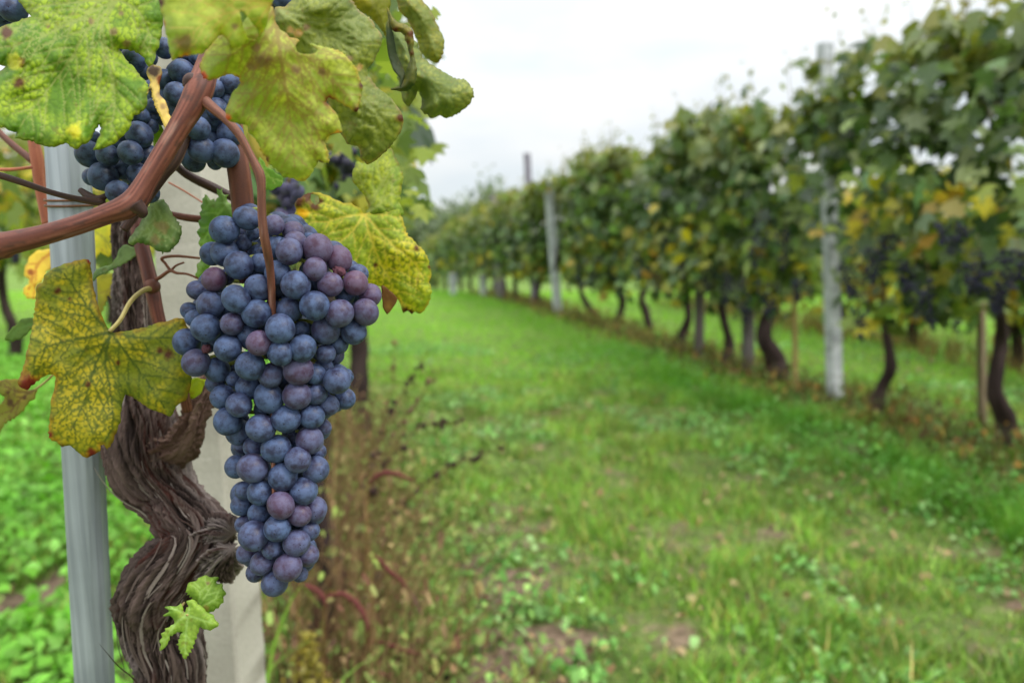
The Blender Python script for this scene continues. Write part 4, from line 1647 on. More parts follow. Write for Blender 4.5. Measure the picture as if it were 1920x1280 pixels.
def hero_leaf(outline, J, mains, d0, gx, gy, pal, label=None, holes=(), spots=(), edge=None, step=3.6, teeth=5.0, curl=0.0, curlw=40, wave=0.004, wavel=90, quilt=0.0007,
              cell=13.0, seed=1, veinc=None, netc=None, netw=0.5, warp=None, petiole=None, sec=True, parent=None, name='leaf', fold=0.0, yel=0.5, mat=None, bright=1.3):
    """a vine leaf from its outline in photograph pixels, its veins and a surface of varying distance"""
    rng = np.random.default_rng(seed)
    ol = smooth_outline(outline, step, teeth, rng)
    hs = [smooth_outline(h, step, 1.5, rng) for h in holes]
    lo, hi = ol.min(0), ol.max(0)
    gx_, gy_ = np.meshgrid(np.arange(lo[0], hi[0], step), np.arange(lo[1], hi[1], step * 0.87))
    gx_[1::2] += step * 0.5
    g = np.stack([gx_.ravel(), gy_.ravel()], 1)
    g += rng.normal(0, step * 0.12, g.shape)
    g = g[inside(g, ol)]
    g = g[polydist(g, ol) > step * 0.55]
    for h in hs:
        g = g[~inside(g, h)]
        g = g[polydist(g, h) > step * 0.55]
    pts = np.vstack([ol] + hs + [g])
    edges, k = [], 0
    for q in [ol] + hs:
        n = len(q)
        edges += [(k + i, k + (i + 1) % n) for i in range(n)]
        k += n
    r = delaunay_2d_cdt([Vector((float(a), float(b))) for a, b in pts], edges, [], 0, 1e-4)
    v2 = np.array([(p.x, p.y) for p in r[0]])
    tri = np.array([f for f in r[2] if len(f) == 3])
    cen = v2[tri].mean(1)
    ok = inside(cen, ol)
    for h in hs:
        ok &= ~inside(cen, h)
    tri = tri[ok]
    # veins
    J = np.asarray(J, float)
    vein = np.zeros(len(v2))
    groove = np.zeros(len(v2))
    for mn in mains:
        m = np.vstack([J, np.asarray(mn, float)]) if np.linalg.norm(np.asarray(mn[0]) - J) > 3 else np.asarray(mn, float)
        m = spline(np.column_stack([m, np.zeros(len(m))]), 26)[:, :2]
        L = np.sum(np.linalg.norm(np.diff(m, axis=0), axis=1))
        s = 0.0
        nb = 0
        for i in range(len(m) - 1):
            dd, t = segdist(v2, m[i], m[i + 1])
            f = (i + t) / (len(m) - 1)
            w = 3.4 * (1 - 0.7 * f)
            vein = np.maximum(vein, 1 - sstep(w * 0.45, w * 1.15, dd))
            groove = np.maximum(groove, np.exp(-(dd / 8.0) ** 2))
            s += np.linalg.norm(m[i + 1] - m[i])
            if sec and i > 1 and i < 23 and s > nb * 30 + 26:
                nb += 1
                tg = (m[i + 1] - m[i]) / (np.linalg.norm(m[i + 1] - m[i]) + 1e-9)
                for sd in ((1, -1) if nb % 2 else (-1, 1)):
                    an = sd * (0.80 + rng.normal(0, .08))
                    di = np.array([tg[0] * math.cos(an) - tg[1] * math.sin(an), tg[0] * math.sin(an) + tg[1] * math.cos(an)])
                    ln = (L - s) * 0.62 + 26
                    st = m[i] + tg * (6 if sd > 0 else 14)
                    p_ = [st]
                    for q in range(7):
                        p_.append(p_[-1] + di * ln / 7)
                        di = di + tg * 0.07 + rng.normal(0, .03, 2)
                        di /= np.linalg.norm(di)
                    for q in range(7):
                        dd, t = segdist(v2, p_[q], p_[q + 1])
                        f = (q + t) / 7
                        w = 2.3 * (1 - 0.65 * f)
                        vein = np.maximum(vein, (1 - sstep(w * .4, w * 1.2, dd)) * 0.85)
                        groove = np.maximum(groove, np.exp(-(dd / 5.5) ** 2) * 0.75)
    # the small network between the veins
    nc = np.stack(np.meshgrid(np.arange(lo[0] - cell, hi[0] + cell, cell), np.arange(lo[1] - cell, hi[1] + cell, cell)), -1).reshape(-1, 2)
    nc = nc + rng.uniform(-.48, .48, nc.shape) * cell
    f1 = np.full(len(v2), 1e9)
    f2 = np.full(len(v2), 1e9)
    for a in range(0, len(v2), 2000):
        q = v2[a:a + 2000]
        d2 = np.sqrt(((q[:, None, :] - nc[None]) ** 2).sum(2))
        pt = np.partition(d2, 1, axis=1)
        f1[a:a + 2000], f2[a:a + 2000] = pt[:, 0], pt[:, 1]
    e = f2 - f1
    net = 1 - sstep(0.8, 3.6, e)
    dome = sstep(0, cell * 0.55, e)
    # distance of every point from the viewer
    be = polydist(v2, ol)
    rel = v2 - J
    px = (v2 - J) / 100.0
    dep = d0 + gx * rel[:, 0] + gy * rel[:, 1]
    wv = fbm(np.stack([v2[:, 0] / wavel, v2[:, 1] / wavel], 1) + seed * 3.1, 3) - 0.5
    dep = dep + wave * 2 * wv * sstep(0, 120, np.linalg.norm(rel, axis=1) + 30)
    quilt = quilt * 0.38
    dep = dep + fold * groove * 0.0012 - quilt * (dome - 0.5) * (.4 + 1.2 * fbm(v2 / 40.0 + 3, 2)) + quilt * 0.8 * vein
    if curl:
        dep = dep + curl * np.clip(1 - be / curlw, 0, 1) ** 2
    if warp is not None:
        dep = dep + warp(v2[:, 0], v2[:, 1])
    V = PN(np.column_stack([v2, dep]))
    # colours
    n1 = fbm(v2 / 60.0 + seed, 4)
    n2 = fbm(v2 / 14.0 + seed * 2, 3)
    c = mixc(pal[0], pal[1], sstep(yel - .18, yel + .18, n1 + (n2 - .5) * .4))
    c = c * (0.92 + 0.16 * n2)[:, None]
    if netc is not None:
        c = mixc(c, netc, np.clip(net * netw * (0.4 + 0.9 * n1), 0, 1))
    if veinc is not None:
        c = mixc(c, veinc, np.clip(vein * 0.9, 0, 1))
    fl = sstep(0.73, 0.80, fbm(v2 / 9.0 + seed * 5, 3))
    c = mixc(c, lin(120, 96, 44), fl * 0.35)
    if edge is not None:
        ec, ew, amt = edge
        en = fbm(v2 / 22.0 + seed * 4, 3)
        c = mixc(c, ec, np.clip((1 - sstep(0, ew, be)) * sstep(0.42, 0.6, en) * amt, 0, 1))
    for sx, sy, sr, sc in spots:
        dd = np.hypot(v2[:, 0] - sx, v2[:, 1] - sy) / sr + (fbm(v2 / 10.0 + sx, 3) - .5) * 1.3
        c = mixc(c, sc * np.array([1.5, 1.4, 1.0]), (1 - sstep(0.9, 1.45, dd)) * 0.5)
        c = mixc(c, sc, (1 - sstep(0.6, 0.95, dd)) * (0.4 if sc[0] > .16 and sc[2] > .05 else 0.9))
    # make the faces look at the camera, then give the blade its thickness
    nrm = np.cross(V[tri[0]][1] - V[tri[0]][0], V[tri[0]][2] - V[tri[0]][0])
    if np.dot(nrm, np.array(CAM) - V[tri[0]][0]) < 0:
        tri = tri[:, ::-1]
    c = c * bright
    o = link(name, mesh_from(name, V, tri, c), mat or M_LEAF, parent or HERO)
    md = o.modifiers.new('thickness', 'SOLIDIFY')
    md.thickness = 0.00025
    md.offset = -1
    if label:
        o['label'] = label
    if petiole:
        mb = MB()
        mb.add(*tube(pxr(petiole), 30, 10, col=lin(176, 160, 96), colf=cane_cols(lin(150, 132, 70), lin(186, 172, 110), .1)))
        p = mb.build('petiole', M_CANE, None)
        p.parent = o
        p.matrix_parent_inverse = o.matrix_parent_inverse.inverted() @ Matrix.Translation(-Vector(HERO.location))
        p.matrix_parent_inverse = Matrix.Identity(4)
    return o


GRN, YLG, YEL = lin(112, 142, 46), lin(168, 178, 52), lin(205, 192, 50)
DG = lin(74, 98, 40)
BURN, RED_, TAN = lin(92, 48, 26), lin(128, 40, 40), lin(120, 92, 80)

# leaf B: the yellowing leaf left of the bunch
zB = lambda p: zc(p, 0, 380, 2.56)
oB = zB([(430, 275), (390, 272), (340, 285), (290, 300), (240, 325), (212, 352), (203, 385), (176, 395), (172, 450), (165, 520), (150, 620), (135, 690), (120, 760), (100, 820), (85, 857), (95, 882), (125, 900), (152, 880), (200, 840),
         (245, 822), (266, 838), (262, 880), (245, 950), (240, 1010), (235, 1080), (232, 1112), (242, 1135), (280, 1152), (300, 1170), (332, 1165), (370, 1195), (415, 1226), (440, 1215), (480, 1190), (484, 1165), (500, 1160),
         (515, 1185), (535, 1160), (555, 1110), (575, 1060), (580, 1000), (590, 950), (602, 920), (640, 935), (690, 970), (740, 1000), (790, 1016), (822, 1025), (840, 990), (862, 962), (890, 950), (910, 900), (920, 850), (925, 780),
         (920, 690), (905, 610), (882, 555), (840, 555), (780, 572), (720, 590), (660, 606), (600, 616), (536, 620), (505, 572), (480, 520), (460, 450), (446, 390), (440, 330)])
JB = zB([(532, 622)])[0]
hero_leaf(oB, JB, [zB(p) for p in ([(455, 545), (372, 430), (300, 335), (250, 330)], [(400, 650), (230, 692), (130, 790)], [(470, 750), (430, 870), (395, 980), (320, 1140)], [(505, 770), (530, 900), (540, 1060), (500, 1150)],
                                    [(620, 740), (700, 850), (800, 1000)], [(700, 650), (880, 640)])],
          0.322, 0.00003, 0.00002, (lin(140, 146, 44), lin(190, 176, 48)), 'large yellowing leaf with dark green veins left of the main bunch',
          spots=[(50, 722, 17, RED_), (168, 487, 6, RED_), (173, 850, 10, RED_), (92, 815, 5, RED_), (117, 836, 4, BURN), (164, 720, 5, BURN), (315, 665, 9, BURN), (222, 680, 4, BURN), (108, 545, 6, BURN), (131, 561, 3, BURN), (300, 655, 6, BURN)],
          edge=(lin(170, 120, 40), 12, 0.5), veinc=lin(78, 98, 38), netc=lin(96, 112, 36), netw=0.75, cell=11, quilt=0.0003, wave=0.007, wavel=120, curl=0.003, curlw=30, seed=2, fold=-0.4, teeth=2.5, yel=.5, bright=1.08,
          petiole=[(JB[0] - 2, JB[1] - 2, .323, 4), (225, 600, .328, 4), (245, 565, .34, 4.2), (268, 545, .352, 4.5), (290, 539, .36, 6)])

# leaf C: big green leaf in the upper left corner
zA = lambda p: zc(p, 0, 0, 3.2)
oC = zA([(985, 60), (975, 160), (962, 250), (935, 330), (922, 385), (886, 402), (860, 345), (805, 310), (718, 296), (770, 372), (832, 440), (892, 515), (886, 560), (882, 620), (860, 670), (800, 702), (780, 770), (732, 822), (690, 862), (640, 886),
         (558, 900), (580, 850), (600, 800), (600, 748), (562, 800), (540, 845), (500, 872), (460, 892), (420, 880), (400, 860), (330, 882), (260, 880), (200, 852), (130, 838), (85, 826), (95, 795), (60, 782), (20, 765), (-40, 760), (-120, 700),
         (-140, 560), (-90, 500), (0, 430), (30, 400), (-20, 380), (-80, 300), (-60, 230), (0, 165), (70, 142), (150, 108), (186, 100), (150, 60), (110, 0), (100, -80), (500, -120), (960, -80)])
JC = zA([(705, -5)])[0]
hero_leaf(oC, JC, [zA(p) for p in ([(620, 80), (530, 180), (370, 430), (200, 650), (90, 800)], [(400, 20), (150, 60), (-80, 160)], [(820, 60), (890, 180), (910, 350)], [(600, 200), (660, 400), (690, 620), (650, 840)], [(460, 120), (200, 240), (-60, 300)])],
          0.300, 0.00002, -0.00010, (lin(104, 140, 36), lin(160, 178, 48)), 'large bright green quilted leaf filling the upper left corner',
          spots=[(12, 62, 11, BURN), (40, 118, 8, BURN), (213, 60, 7, TAN), (238, 83, 6, TAN), (170, 40, 5, TAN), (140, 245, 12, lin(190, 185, 45)), (35, 155, 9, BURN), (228, 25, 5, TAN), (90, 50, 4, TAN), (25, 115, 12, lin(180, 180, 60))],
          edge=(lin(150, 140, 50), 8, 0.4), veinc=lin(150, 160, 84), netc=lin(78, 112, 30), netw=0.6, cell=12, quilt=0.0010, wave=0.008, wavel=110, curl=0.006, curlw=36, seed=3, fold=0.7, teeth=3, yel=.52, bright=1.14)

# leaf A: pale lobed leaf at the top, in three lobes that overlap
zD = lambda p: zc(p, 300, 0, 3.2)
oA2 = zD([(690, 45), (750, 40), (800, -10), (850, -60), (1100, -60), (1190, 60), (1262, 110), (1290, 160), (1335, 222), (1320, 290), (1282, 370), (1240, 432), (1300, 520), (1380, 582), (1440, 660), (1462, 732), (1440, 800), (1382, 880), (1310, 950), (1250, 986),
          (1206, 950), (1190, 880), (1120, 860), (1040, 700), (960, 500), (780, 300), (690, 150)])
JA = zD([(682, 55)])[0]
hero_leaf(oA2, JA, [zD(p) for p in ([(850, 90), (1000, 110), (1200, 130), (1300, 200)], [(850, 200), (1050, 400), (1250, 620), (1400, 790)], [(900, 160), (1100, 260), (1250, 350)], [(900, 330), (1080, 600), (1200, 900)])],
          0.275, 0.00006, 0.00003, (lin(108, 120, 50), lin(142, 148, 66)), 'olive green leaf lobe curling down at the top, right of the pale leaf',
          spots=[(545, 55, 6, lin(190, 160, 150)), (560, 62, 7, lin(190, 160, 150)), (655, 110, 6, TAN), (676, 125, 6, lin(180, 150, 130)), (753, 222, 9, BURN), (575, 52, 6, TAN)],
          edge=(lin(150, 120, 80), 8, 0.5), veinc=lin(134, 142, 80), netc=lin(84, 100, 42), netw=0.5, cell=12, quilt=0.0010, wave=0.008, wavel=100, curl=0.013, curlw=46, seed=5, fold=1.0, teeth=2)
oA1 = zD([(640, 40), (682, 48), (700, 150), (780, 220), (900, 260), (1060, 300), (1110, 330), (1170, 400), (1205, 480), (1216, 530), (1195, 640), (1180, 672), (1150, 660), (1100, 630), (1050, 600), (1008, 588), (1000, 612), (1050, 670), (1080, 720), (1092, 790),
          (1060, 800), (1000, 822), (990, 860), (1012, 920), (1010, 982), (950, 966), (920, 1020), (892, 1070), (850, 1092), (790, 1070), (740, 1060), (700, 1020), (660, 990), (640, 960), (600, 900), (570, 832), (530, 800), (520, 752), (440, 736), (398, 716),
          (395, 660), (410, 600), (430, 560), (460, 530), (480, 500), (475, 470), (440, 450), (400, 452), (340, 472), (300, 486), (262, 470), (244, 440), (240, 380), (280, 300), (370, 205), (480, 150), (560, 60)])
hA = [zD([(815, 270), (850, 236), (900, 262), (945, 300), (930, 320), (860, 326), (820, 305)])]
hero_leaf(oA1, JA, [zD(p) for p in ([(700, 200), (740, 420), (780, 700), (810, 1000)], [(600, 200), (480, 300), (330, 390)], [(800, 260), (950, 400), (1150, 600)], [(730, 400), (640, 520), (480, 640)], [(760, 560), (900, 720), (1000, 900)])],
          0.243, 0.00001, 0.00003, (lin(150, 164, 62), lin(178, 184, 80)), 'large pale yellow green leaf with holes hanging over the canes',
          holes=hA, spots=[(492, 115, 13, TAN), (470, 125, 8, TAN), (555, 130, 8, TAN), (505, 110, 6, TAN), (480, 90, 7, TAN), (618, 188, 9, lin(120, 50, 44)), (668, 208, 7, BURN), (635, 256, 9, lin(190, 110, 70)), (600, 305, 6, BURN), (382, 145, 9, lin(176, 60, 40)),
                            (678, 160, 6, BURN), (505, 330, 7, lin(120, 60, 40)), (495, 300, 8, lin(110, 60, 50)), (425, 220, 7, lin(190, 100, 60)), (605, 135, 7, TAN), (430, 15, 8, TAN)],
          edge=(lin(180, 120, 60), 7, 0.4), veinc=lin(150, 132, 70), netc=lin(136, 142, 54), netw=0.55, cell=13, quilt=0.0003, wave=0.010, wavel=120, curl=0.004, curlw=30, seed=7, fold=-0.5, teeth=3, bright=1.12,
          warp=lambda x, y: 0.030 * np.clip((440 - x) / 70, 0, 1) ** 2 * np.clip((175 - y) / 90, 0, 1))
oA0 = zD([(0, -80), (5, 60), (15, 100), (30, 180), (45, 240), (60, 320), (75, 366), (110, 346), (200, 330), (260, 322), (300, 280), (370, 212), (420, 266), (462, 290), (500, 262), (515, 240), (580, 245), (640, 160), (660, 55), (690, -80)])
hB = [zD([(476, 64), (506, 78), (545, 130), (572, 165), (597, 212), (582, 242), (535, 238), (512, 195), (490, 130)])]
hero_leaf(oA0, (JA[0] - 5, JA[1] - 10), [zD(p) for p in ([(500, 60), (300, 120), (100, 280)], [(480, 0), (200, -20)], [(600, 120), (540, 220)])],
          0.222, -0.00003, 0.00001, (lin(152, 168, 60), lin(178, 186, 82)), 'soft yellow leaf lobe nearest the lens at the top',
          holes=hB, spots=[(345, 82, 16, TAN), (300, 5, 8, BURN), (302, 45, 7, lin(170, 100, 60)), (440, 50, 5, TAN), (345, 108, 8, lin(170, 120, 40))],
          edge=(lin(176, 130, 60), 7, 0.35), veinc=lin(186, 172, 90), netc=lin(160, 168, 66), netw=0.25, cell=13, quilt=0.0003, wave=0.008, wavel=100, curl=0.004, curlw=25, seed=9, teeth=2, bright=1.1)

# leaves D: the curled leaves at the top right, against the sky
oD1 = zD([(1425, -70), (1560, -10), (1622, 60), (1680, 180), (1706, 240), (1700, 322), (1666, 382), (1600, 352), (1560, 300), (1526, 210), (1490, 130), (1430, 50)])
hero_leaf(oD1, zD([(1420, -60)])[0], [zD(p) for p in ([(1520, 80), (1620, 220), (1670, 360)], [(1560, 40), (1650, 150)])], 0.37, 0.00003, 0.00005, (lin(112, 122, 50), lin(142, 142, 58)), 'olive curled leaf at the top against the sky',
          veinc=lin(126, 136, 70), netc=lin(80, 96, 42), netw=0.5, cell=11, quilt=0.0009, curl=0.010, curlw=30, seed=11, teeth=2, wave=.006, edge=(lin(150, 110, 60), 6, .4))
oD2 = zD([(1365, 120), (1430, 160), (1480, 190), (1540, 260), (1580, 350), (1622, 382), (1700, 430), (1770, 470), (1830, 476), (1882, 540), (1880, 584), (1842, 642), (1790, 682), (1720, 712), (1680, 690), (1640, 716), (1600, 690), (1566, 662), (1570, 600),
          (1550, 548), (1528, 592), (1495, 642), (1458, 604), (1440, 540), (1418, 430), (1380, 300), (1352, 180)])
hero_leaf(oD2, zD([(1370, 140)])[0], [zD(p) for p in ([(1460, 300), (1600, 470), (1750, 560), (1850, 570)], [(1600, 470), (1690, 620), (1700, 690)], [(1430, 350), (1480, 520), (1490, 620)])],
          0.345, 0.00004, 0.00002, (lin(118, 130, 58), lin(146, 150, 72)), 'rounded green leaf reaching farthest right into the sky',
          veinc=lin(104, 120, 60), netc=lin(84, 102, 46), netw=0.55, cell=12, quilt=0.0010, curl=0.012, curlw=32, seed=13, teeth=3, wave=.006, fold=.8, edge=(lin(120, 110, 60), 6, .4))
oD3 = zD([(1110, -60), (1372, -60), (1380, 60), (1368, 130), (1358, 225), (1330, 185), (1285, 130), (1240, 90), (1180, 50)])
hero_leaf(oD3, zD([(1240, -60)])[0], [zD(p) for p in ([(1290, 40), (1345, 190)], [(1340, 0), (1370, 100)])], 0.36, 0.00008, 0.00004, (lin(130, 132, 44), lin(156, 150, 52)), None, veinc=lin(140, 140, 70), netc=lin(104, 110, 40), netw=.3,
          cell=11, quilt=.0008, curl=.006, curlw=24, seed=15, teeth=2)
oD4 = zD([(1362, 40), (1400, 110), (1432, 135), (1490, 155), (1516, 190), (1524, 230), (1522, 310), (1542, 420), (1532, 500), (1484, 546), (1430, 548), (1380, 535), (1442, 512), (1470, 445), (1500, 352), (1490, 300), (1455, 200), (1400, 190), (1370, 120)])
hero_leaf(oD4, zD([(1380, 60)])[0], [zD(p) for p in ([(1480, 200), (1512, 330), (1500, 500)],)], 0.335, -0.00006, 0.00003, (lin(70, 88, 42), lin(128, 120, 46)), 'dark twisted edge of a curled leaf with a burnt tip',
          spots=[(741, 58, 7, BURN), (770, 65, 6, BURN), (772, 100, 5, BURN), (765, 80, 5, BURN)], cell=11, quilt=.0006, curl=.004, curlw=18, seed=17, teeth=2, sec=False, netc=lin(60, 76, 36), netw=.4)
oD5 = zD([(1365, 120), (1358, 230), (1370, 330), (1400, 420), (1440, 470), (1440, 530), (1470, 440), (1420, 320), (1400, 200)])
hero_leaf(oD5, zD([(1365, 130)])[0], [zD([(1400, 300), (1440, 500)])], 0.338, 0.0001, 0, (lin(56, 70, 36), lin(96, 96, 42)), None, cell=11, quilt=.0004, seed=18, teeth=0, sec=False)

# leaf E and its upper lobe F: yellow leaf right behind the bunch
zE = lambda p: zc(p, 300, 360, 3.2)
oE = zE([(930, 0), (1000, 18), (1080, 58), (1150, 70), (1200, 98), (1225, 128), (1262, 122), (1330, 95), (1400, 82), (1440, 118), (1462, 180), (1482, 250), (1530, 300), (1572, 340), (1602, 382), (1620, 440), (1626, 510), (1616, 550), (1632, 582), (1620, 650), (1592, 702),
         (1560, 732), (1530, 715), (1510, 735), (1486, 712), (1460, 722), (1446, 682), (1422, 640), (1396, 612), (1340, 572), (1300, 562), (1250, 560), (1150, 540), (1000, 400), (860, 300), (790, 200), (796, 150), (815, 110), (806, 70), (830, 40), (878, 10)])
JE = zE([(1225, 132)])[0]
hE = [zE([(905, 10), (950, 25), (955, 60), (930, 80), (905, 45)])]
hero_leaf(oE, JE, [zE(p) for p in ([(1100, 150), (980, 180), (850, 170)], [(1130, 260), (1000, 340)], [(1280, 320), (1370, 520), (1480, 700)], [(1380, 300), (1520, 420), (1600, 560)], [(1300, 130), (1420, 150)])],
          0.352, 0.00002, 0.00002, (lin(150, 166, 50), lin(190, 186, 50)), 'bright yellow green leaf with a burnt corner right behind the main bunch',
          holes=hE, spots=[(560, 372, 14, BURN), (575, 366, 12, BURN), (590, 385, 8, BURN), (568, 400, 10, lin(215, 180, 40)), (780, 465, 6, BURN), (806, 500, 4, BURN), (762, 583, 6, BURN), (772, 587, 5, BURN), (600, 375, 6, BURN), (704, 497, 4, BURN)],
          edge=(lin(196, 160, 56), 7, 0.45), veinc=lin(196, 186, 84), netc=lin(108, 126, 34), netw=.75, cell=11, quilt=.0009, wave=.008, wavel=90, curl=.005, curlw=26, seed=21, fold=.9, teeth=3, yel=.55, bright=1.15)
oF = zE([(1232, 128), (1252, 98), (1240, 50), (1210, 0), (1172, -40), (1150, -90), (1178, -180), (1250, -170), (1330, -225), (1382, -270), (1422, -190), (1456, -110), (1450, -20), (1440, 60), (1462, 130), (1430, 150), (1330, 150), (1260, 145)])
hero_leaf(oF, JE, [zE(p) for p in ([(1280, 40), (1340, -80), (1390, -230)], [(1330, 60), (1430, -40)], [(1262, 60), (1210, -60), (1190, -150)])], 0.354, 0.00003, -0.00010, (lin(122, 146, 48), lin(160, 166, 52)), 'upper green lobe above the yellow leaf',
          veinc=lin(150, 158, 80), netc=lin(90, 112, 38), netw=.55, cell=11, quilt=.001, wave=.007, curl=.006, curlw=22, seed=23, fold=.8, teeth=3, edge=(lin(150, 120, 50), 7, .6))
oE2 = zE([(1330, 560), (1390, 600), (1425, 640), (1400, 692), (1362, 733), (1338, 690)])
hero_leaf(oE2, zE([(1345, 570)])[0], [zE([(1380, 640), (1365, 710)])], 0.346, 0.0001, 0.00005, (lin(110, 76, 40), lin(140, 110, 46)), 'small brown curled flap under the yellow leaf', cell=10, quilt=.0003, seed=25, teeth=1, sec=False, step=3)

# small leaves round the trunk and behind the bunch
zF = lambda p: zc(p, 0, 800, 2.667)
oS1 = zF([(930, 805), (952, 772), (985, 770), (992, 750), (1040, 744), (1092, 755), (1085, 780), (1112, 790), (1126, 830), (1112, 880), (1080, 912), (1040, 932), (1008, 925), (990, 880), (965, 862), (936, 832)])
hero_leaf(oS1, zF([(985, 905)])[0], [zF(p) for p in ([(1030, 840), (1070, 770)], [(1040, 880), (1110, 840)], [(1000, 830), (960, 790)])], 0.318, 0.00004, -.00003, (lin(112, 142, 52), lin(142, 166, 70)), 'upper small scalloped leaf in front of the trunk',
          veinc=lin(150, 172, 96), netc=lin(96, 124, 46), netw=.35, cell=9, quilt=.0005, step=2.6, seed=31, teeth=5, curl=.003, curlw=14, spots=[(390, 1093, 3, TAN), (385, 1140, 5, lin(150, 130, 90))])
oS2 = zF([(940, 898), (934, 872), (960, 860), (1000, 888), (1022, 910), (1062, 940), (1092, 980), (1080, 1006), (1030, 1016), (1002, 1000), (980, 1060), (960, 1112), (926, 1162), (905, 1132), (890, 1092), (896, 1050), (912, 1024), (880, 1030), (850, 1050), (840, 1085),
          (800, 1116), (800, 1080), (812, 1030), (840, 1000), (868, 985), (870, 960), (846, 945), (815, 942), (842, 918), (824, 900), (880, 895), (905, 880), (920, 922)])
hero_leaf(oS2, zF([(938, 940)])[0], [zF(p) for p in ([(930, 1030), (925, 1140)], [(880, 980), (820, 1080)], [(1000, 960), (1075, 985)], [(890, 915), (835, 905)], [(950, 890)])], 0.312, -0.00003, .00003, (lin(116, 148, 56), lin(150, 172, 78)),
          'lower small deeply lobed leaf in front of the trunk', veinc=lin(160, 182, 110), netc=lin(100, 130, 50), netw=.3, cell=9, quilt=.0004, step=2.6, seed=33, teeth=4, curl=.002, curlw=12,
          petiole=[(*zF([(938, 940)])[0], .312, 2), (342, 1146, .322, 2), (340, 1138, .335, 2.2), (345, 1130, .352, 2.4)])
oG = zB([(612, 185), (650, 130), (700, 55), (725, -10), (790, -10), (832, 60), (872, 120), (866, 172), (832, 222), (780, 242), (730, 212), (670, 192), (640, 205)])
hero_leaf(oG, zB([(735, -5)])[0], [zB(p) for p in ([(740, 100), (700, 190)], [(780, 90), (800, 220)], [(690, 100), (640, 180)])], 0.335, 0, -.0001, (lin(98, 124, 66), lin(128, 146, 84)), 'grey green leaf hanging under the thick cane',
          veinc=lin(140, 156, 104), netc=lin(100, 112, 66), netw=.3, cell=10, quilt=.0006, seed=35, teeth=4, curl=.004, curlw=16, spots=[(305, 425, 12, lin(128, 112, 84)), (292, 450, 8, lin(128, 112, 84))])
oG2 = zB([(445, 345), (470, 315), (540, 290), (585, 205), (640, 210), (668, 240), (610, 285), (540, 320), (480, 350), (446, 378)])
hero_leaf(oG2, zB([(660, 225)])[0], [zB([(580, 270), (460, 355)])], 0.365, 0, 0, (lin(104, 126, 80), lin(124, 144, 96)), None, cell=10, quilt=.0005, seed=37, teeth=3, veinc=lin(130, 150, 104))
oH = zE([(215, 525), (224, 440), (250, 380), (228, 250), (240, 150), (250, 70), (270, 20), (330, 52), (352, 30), (340, -20), (362, -25), (402, 20), (432, 80), (450, 160), (380, 260), (330, 340), (290, 460), (246, 530)])
hero_leaf(oH, zE([(420, 60)])[0], [zE(p) for p in ([(330, 160), (250, 330), (230, 480)], [(300, 70)],)], 0.345, -0.00006, .00003, (lin(106, 140, 62), lin(132, 160, 84)), 'green toothed leaf between concrete post and bunch', veinc=lin(146, 170, 104), netc=lin(92, 124, 56),
          netw=.3, cell=10, quilt=.0006, seed=39, teeth=7, curl=.004, curlw=16)
oI = zD([(585, 985), (600, 940), (640, 1000), (690, 1030), (738, 1070), (736, 1100), (690, 1135), (630, 1140), (600, 1090)])
hero_leaf(oI, zD([(590, 960)])[0], [zD([(640, 1040), (700, 1110)])], 0.335, 0, 0, (lin(110, 146, 54), lin(134, 164, 66)), None, cell=9, quilt=.0005, seed=41, teeth=4, step=3, veinc=lin(150, 170, 90))
oJ = zB([(20, 655), (40, 620), (85, 575), (120, 550), (165, 560), (165, 600), (130, 625), (110, 650), (80, 660), (50, 665)])
hero_leaf(oJ, zB([(165, 580)])[0], [zB([(100, 600), (40, 640)])], 0.37, 0, 0, (lin(84, 108, 44), lin(100, 126, 54)), 'small dark green leaf at the left edge behind the yellowing leaf', cell=9, quilt=.0004, seed=43, teeth=4, veinc=lin(100, 130, 60))
oK = zB([(-40, 850), (0, 850), (60, 845), (85, 850), (110, 890), (175, 900), (165, 940), (135, 960), (110, 1000), (60, 1040), (20, 1060), (0, 1100), (-20, 1090), (-30, 1000), (10, 960), (20, 930), (-30, 900)])
hero_leaf(oK, zB([(170, 895)])[0], [zB(p) for p in ([(100, 910), (20, 880)], [(90, 950), (20, 1050)])], 0.38, 0, 0, (lin(128, 128, 50), lin(150, 136, 60)), 'brown spotted leaf at the left edge below the red tip', cell=10, quilt=.0004, seed=45, teeth=4, veinc=lin(110, 90, 50),
          spots=[(18, 755, 8, lin(84, 60, 40)), (15, 735, 5, lin(84, 60, 40)), (45, 745, 4, lin(84, 60, 40))], petiole=[(66, 730, .38, 2), (85, 716, .37, 2), (98, 704, .36, 2)])
oM = zB([(115, 330), (150, 250), (200, 225), (245, 230), (250, 300), (225, 330), (200, 380), (170, 400), (175, 460), (130, 460), (112, 420), (140, 380)])
hero_leaf(oM, zB([(245, 240)])[0], [zB([(180, 300), (130, 440)])], 0.46, 0, 0, (lin(204, 186, 84), lin(190, 166, 80)), 'orange yellow leaf peeking out behind the steel stake', cell=10, quilt=.0004, seed=47, teeth=4, veinc=lin(180, 130, 60), spots=[(56, 510, 6, lin(150, 90, 50))])
oN = zB([(435, 200), (450, 120), (490, 110), (520, 100), (560, 130), (575, 190), (560, 230), (520, 260), (480, 240), (440, 290), (430, 250)])
hero_leaf(oN, zB([(440, 130)])[0], [zB([(500, 170), (540, 230)])], 0.43, 0, 0, (lin(176, 176, 60), lin(196, 186, 60)), 'small yellow leaf between steel stake and upper trunk', cell=10, quilt=.0004, seed=49, teeth=4, veinc=lin(160, 160, 70))
oN2 = zB([(440, 400), (470, 350), (540, 340), (570, 380), (575, 470), (545, 490), (520, 440), (500, 500), (480, 540), (460, 470)])
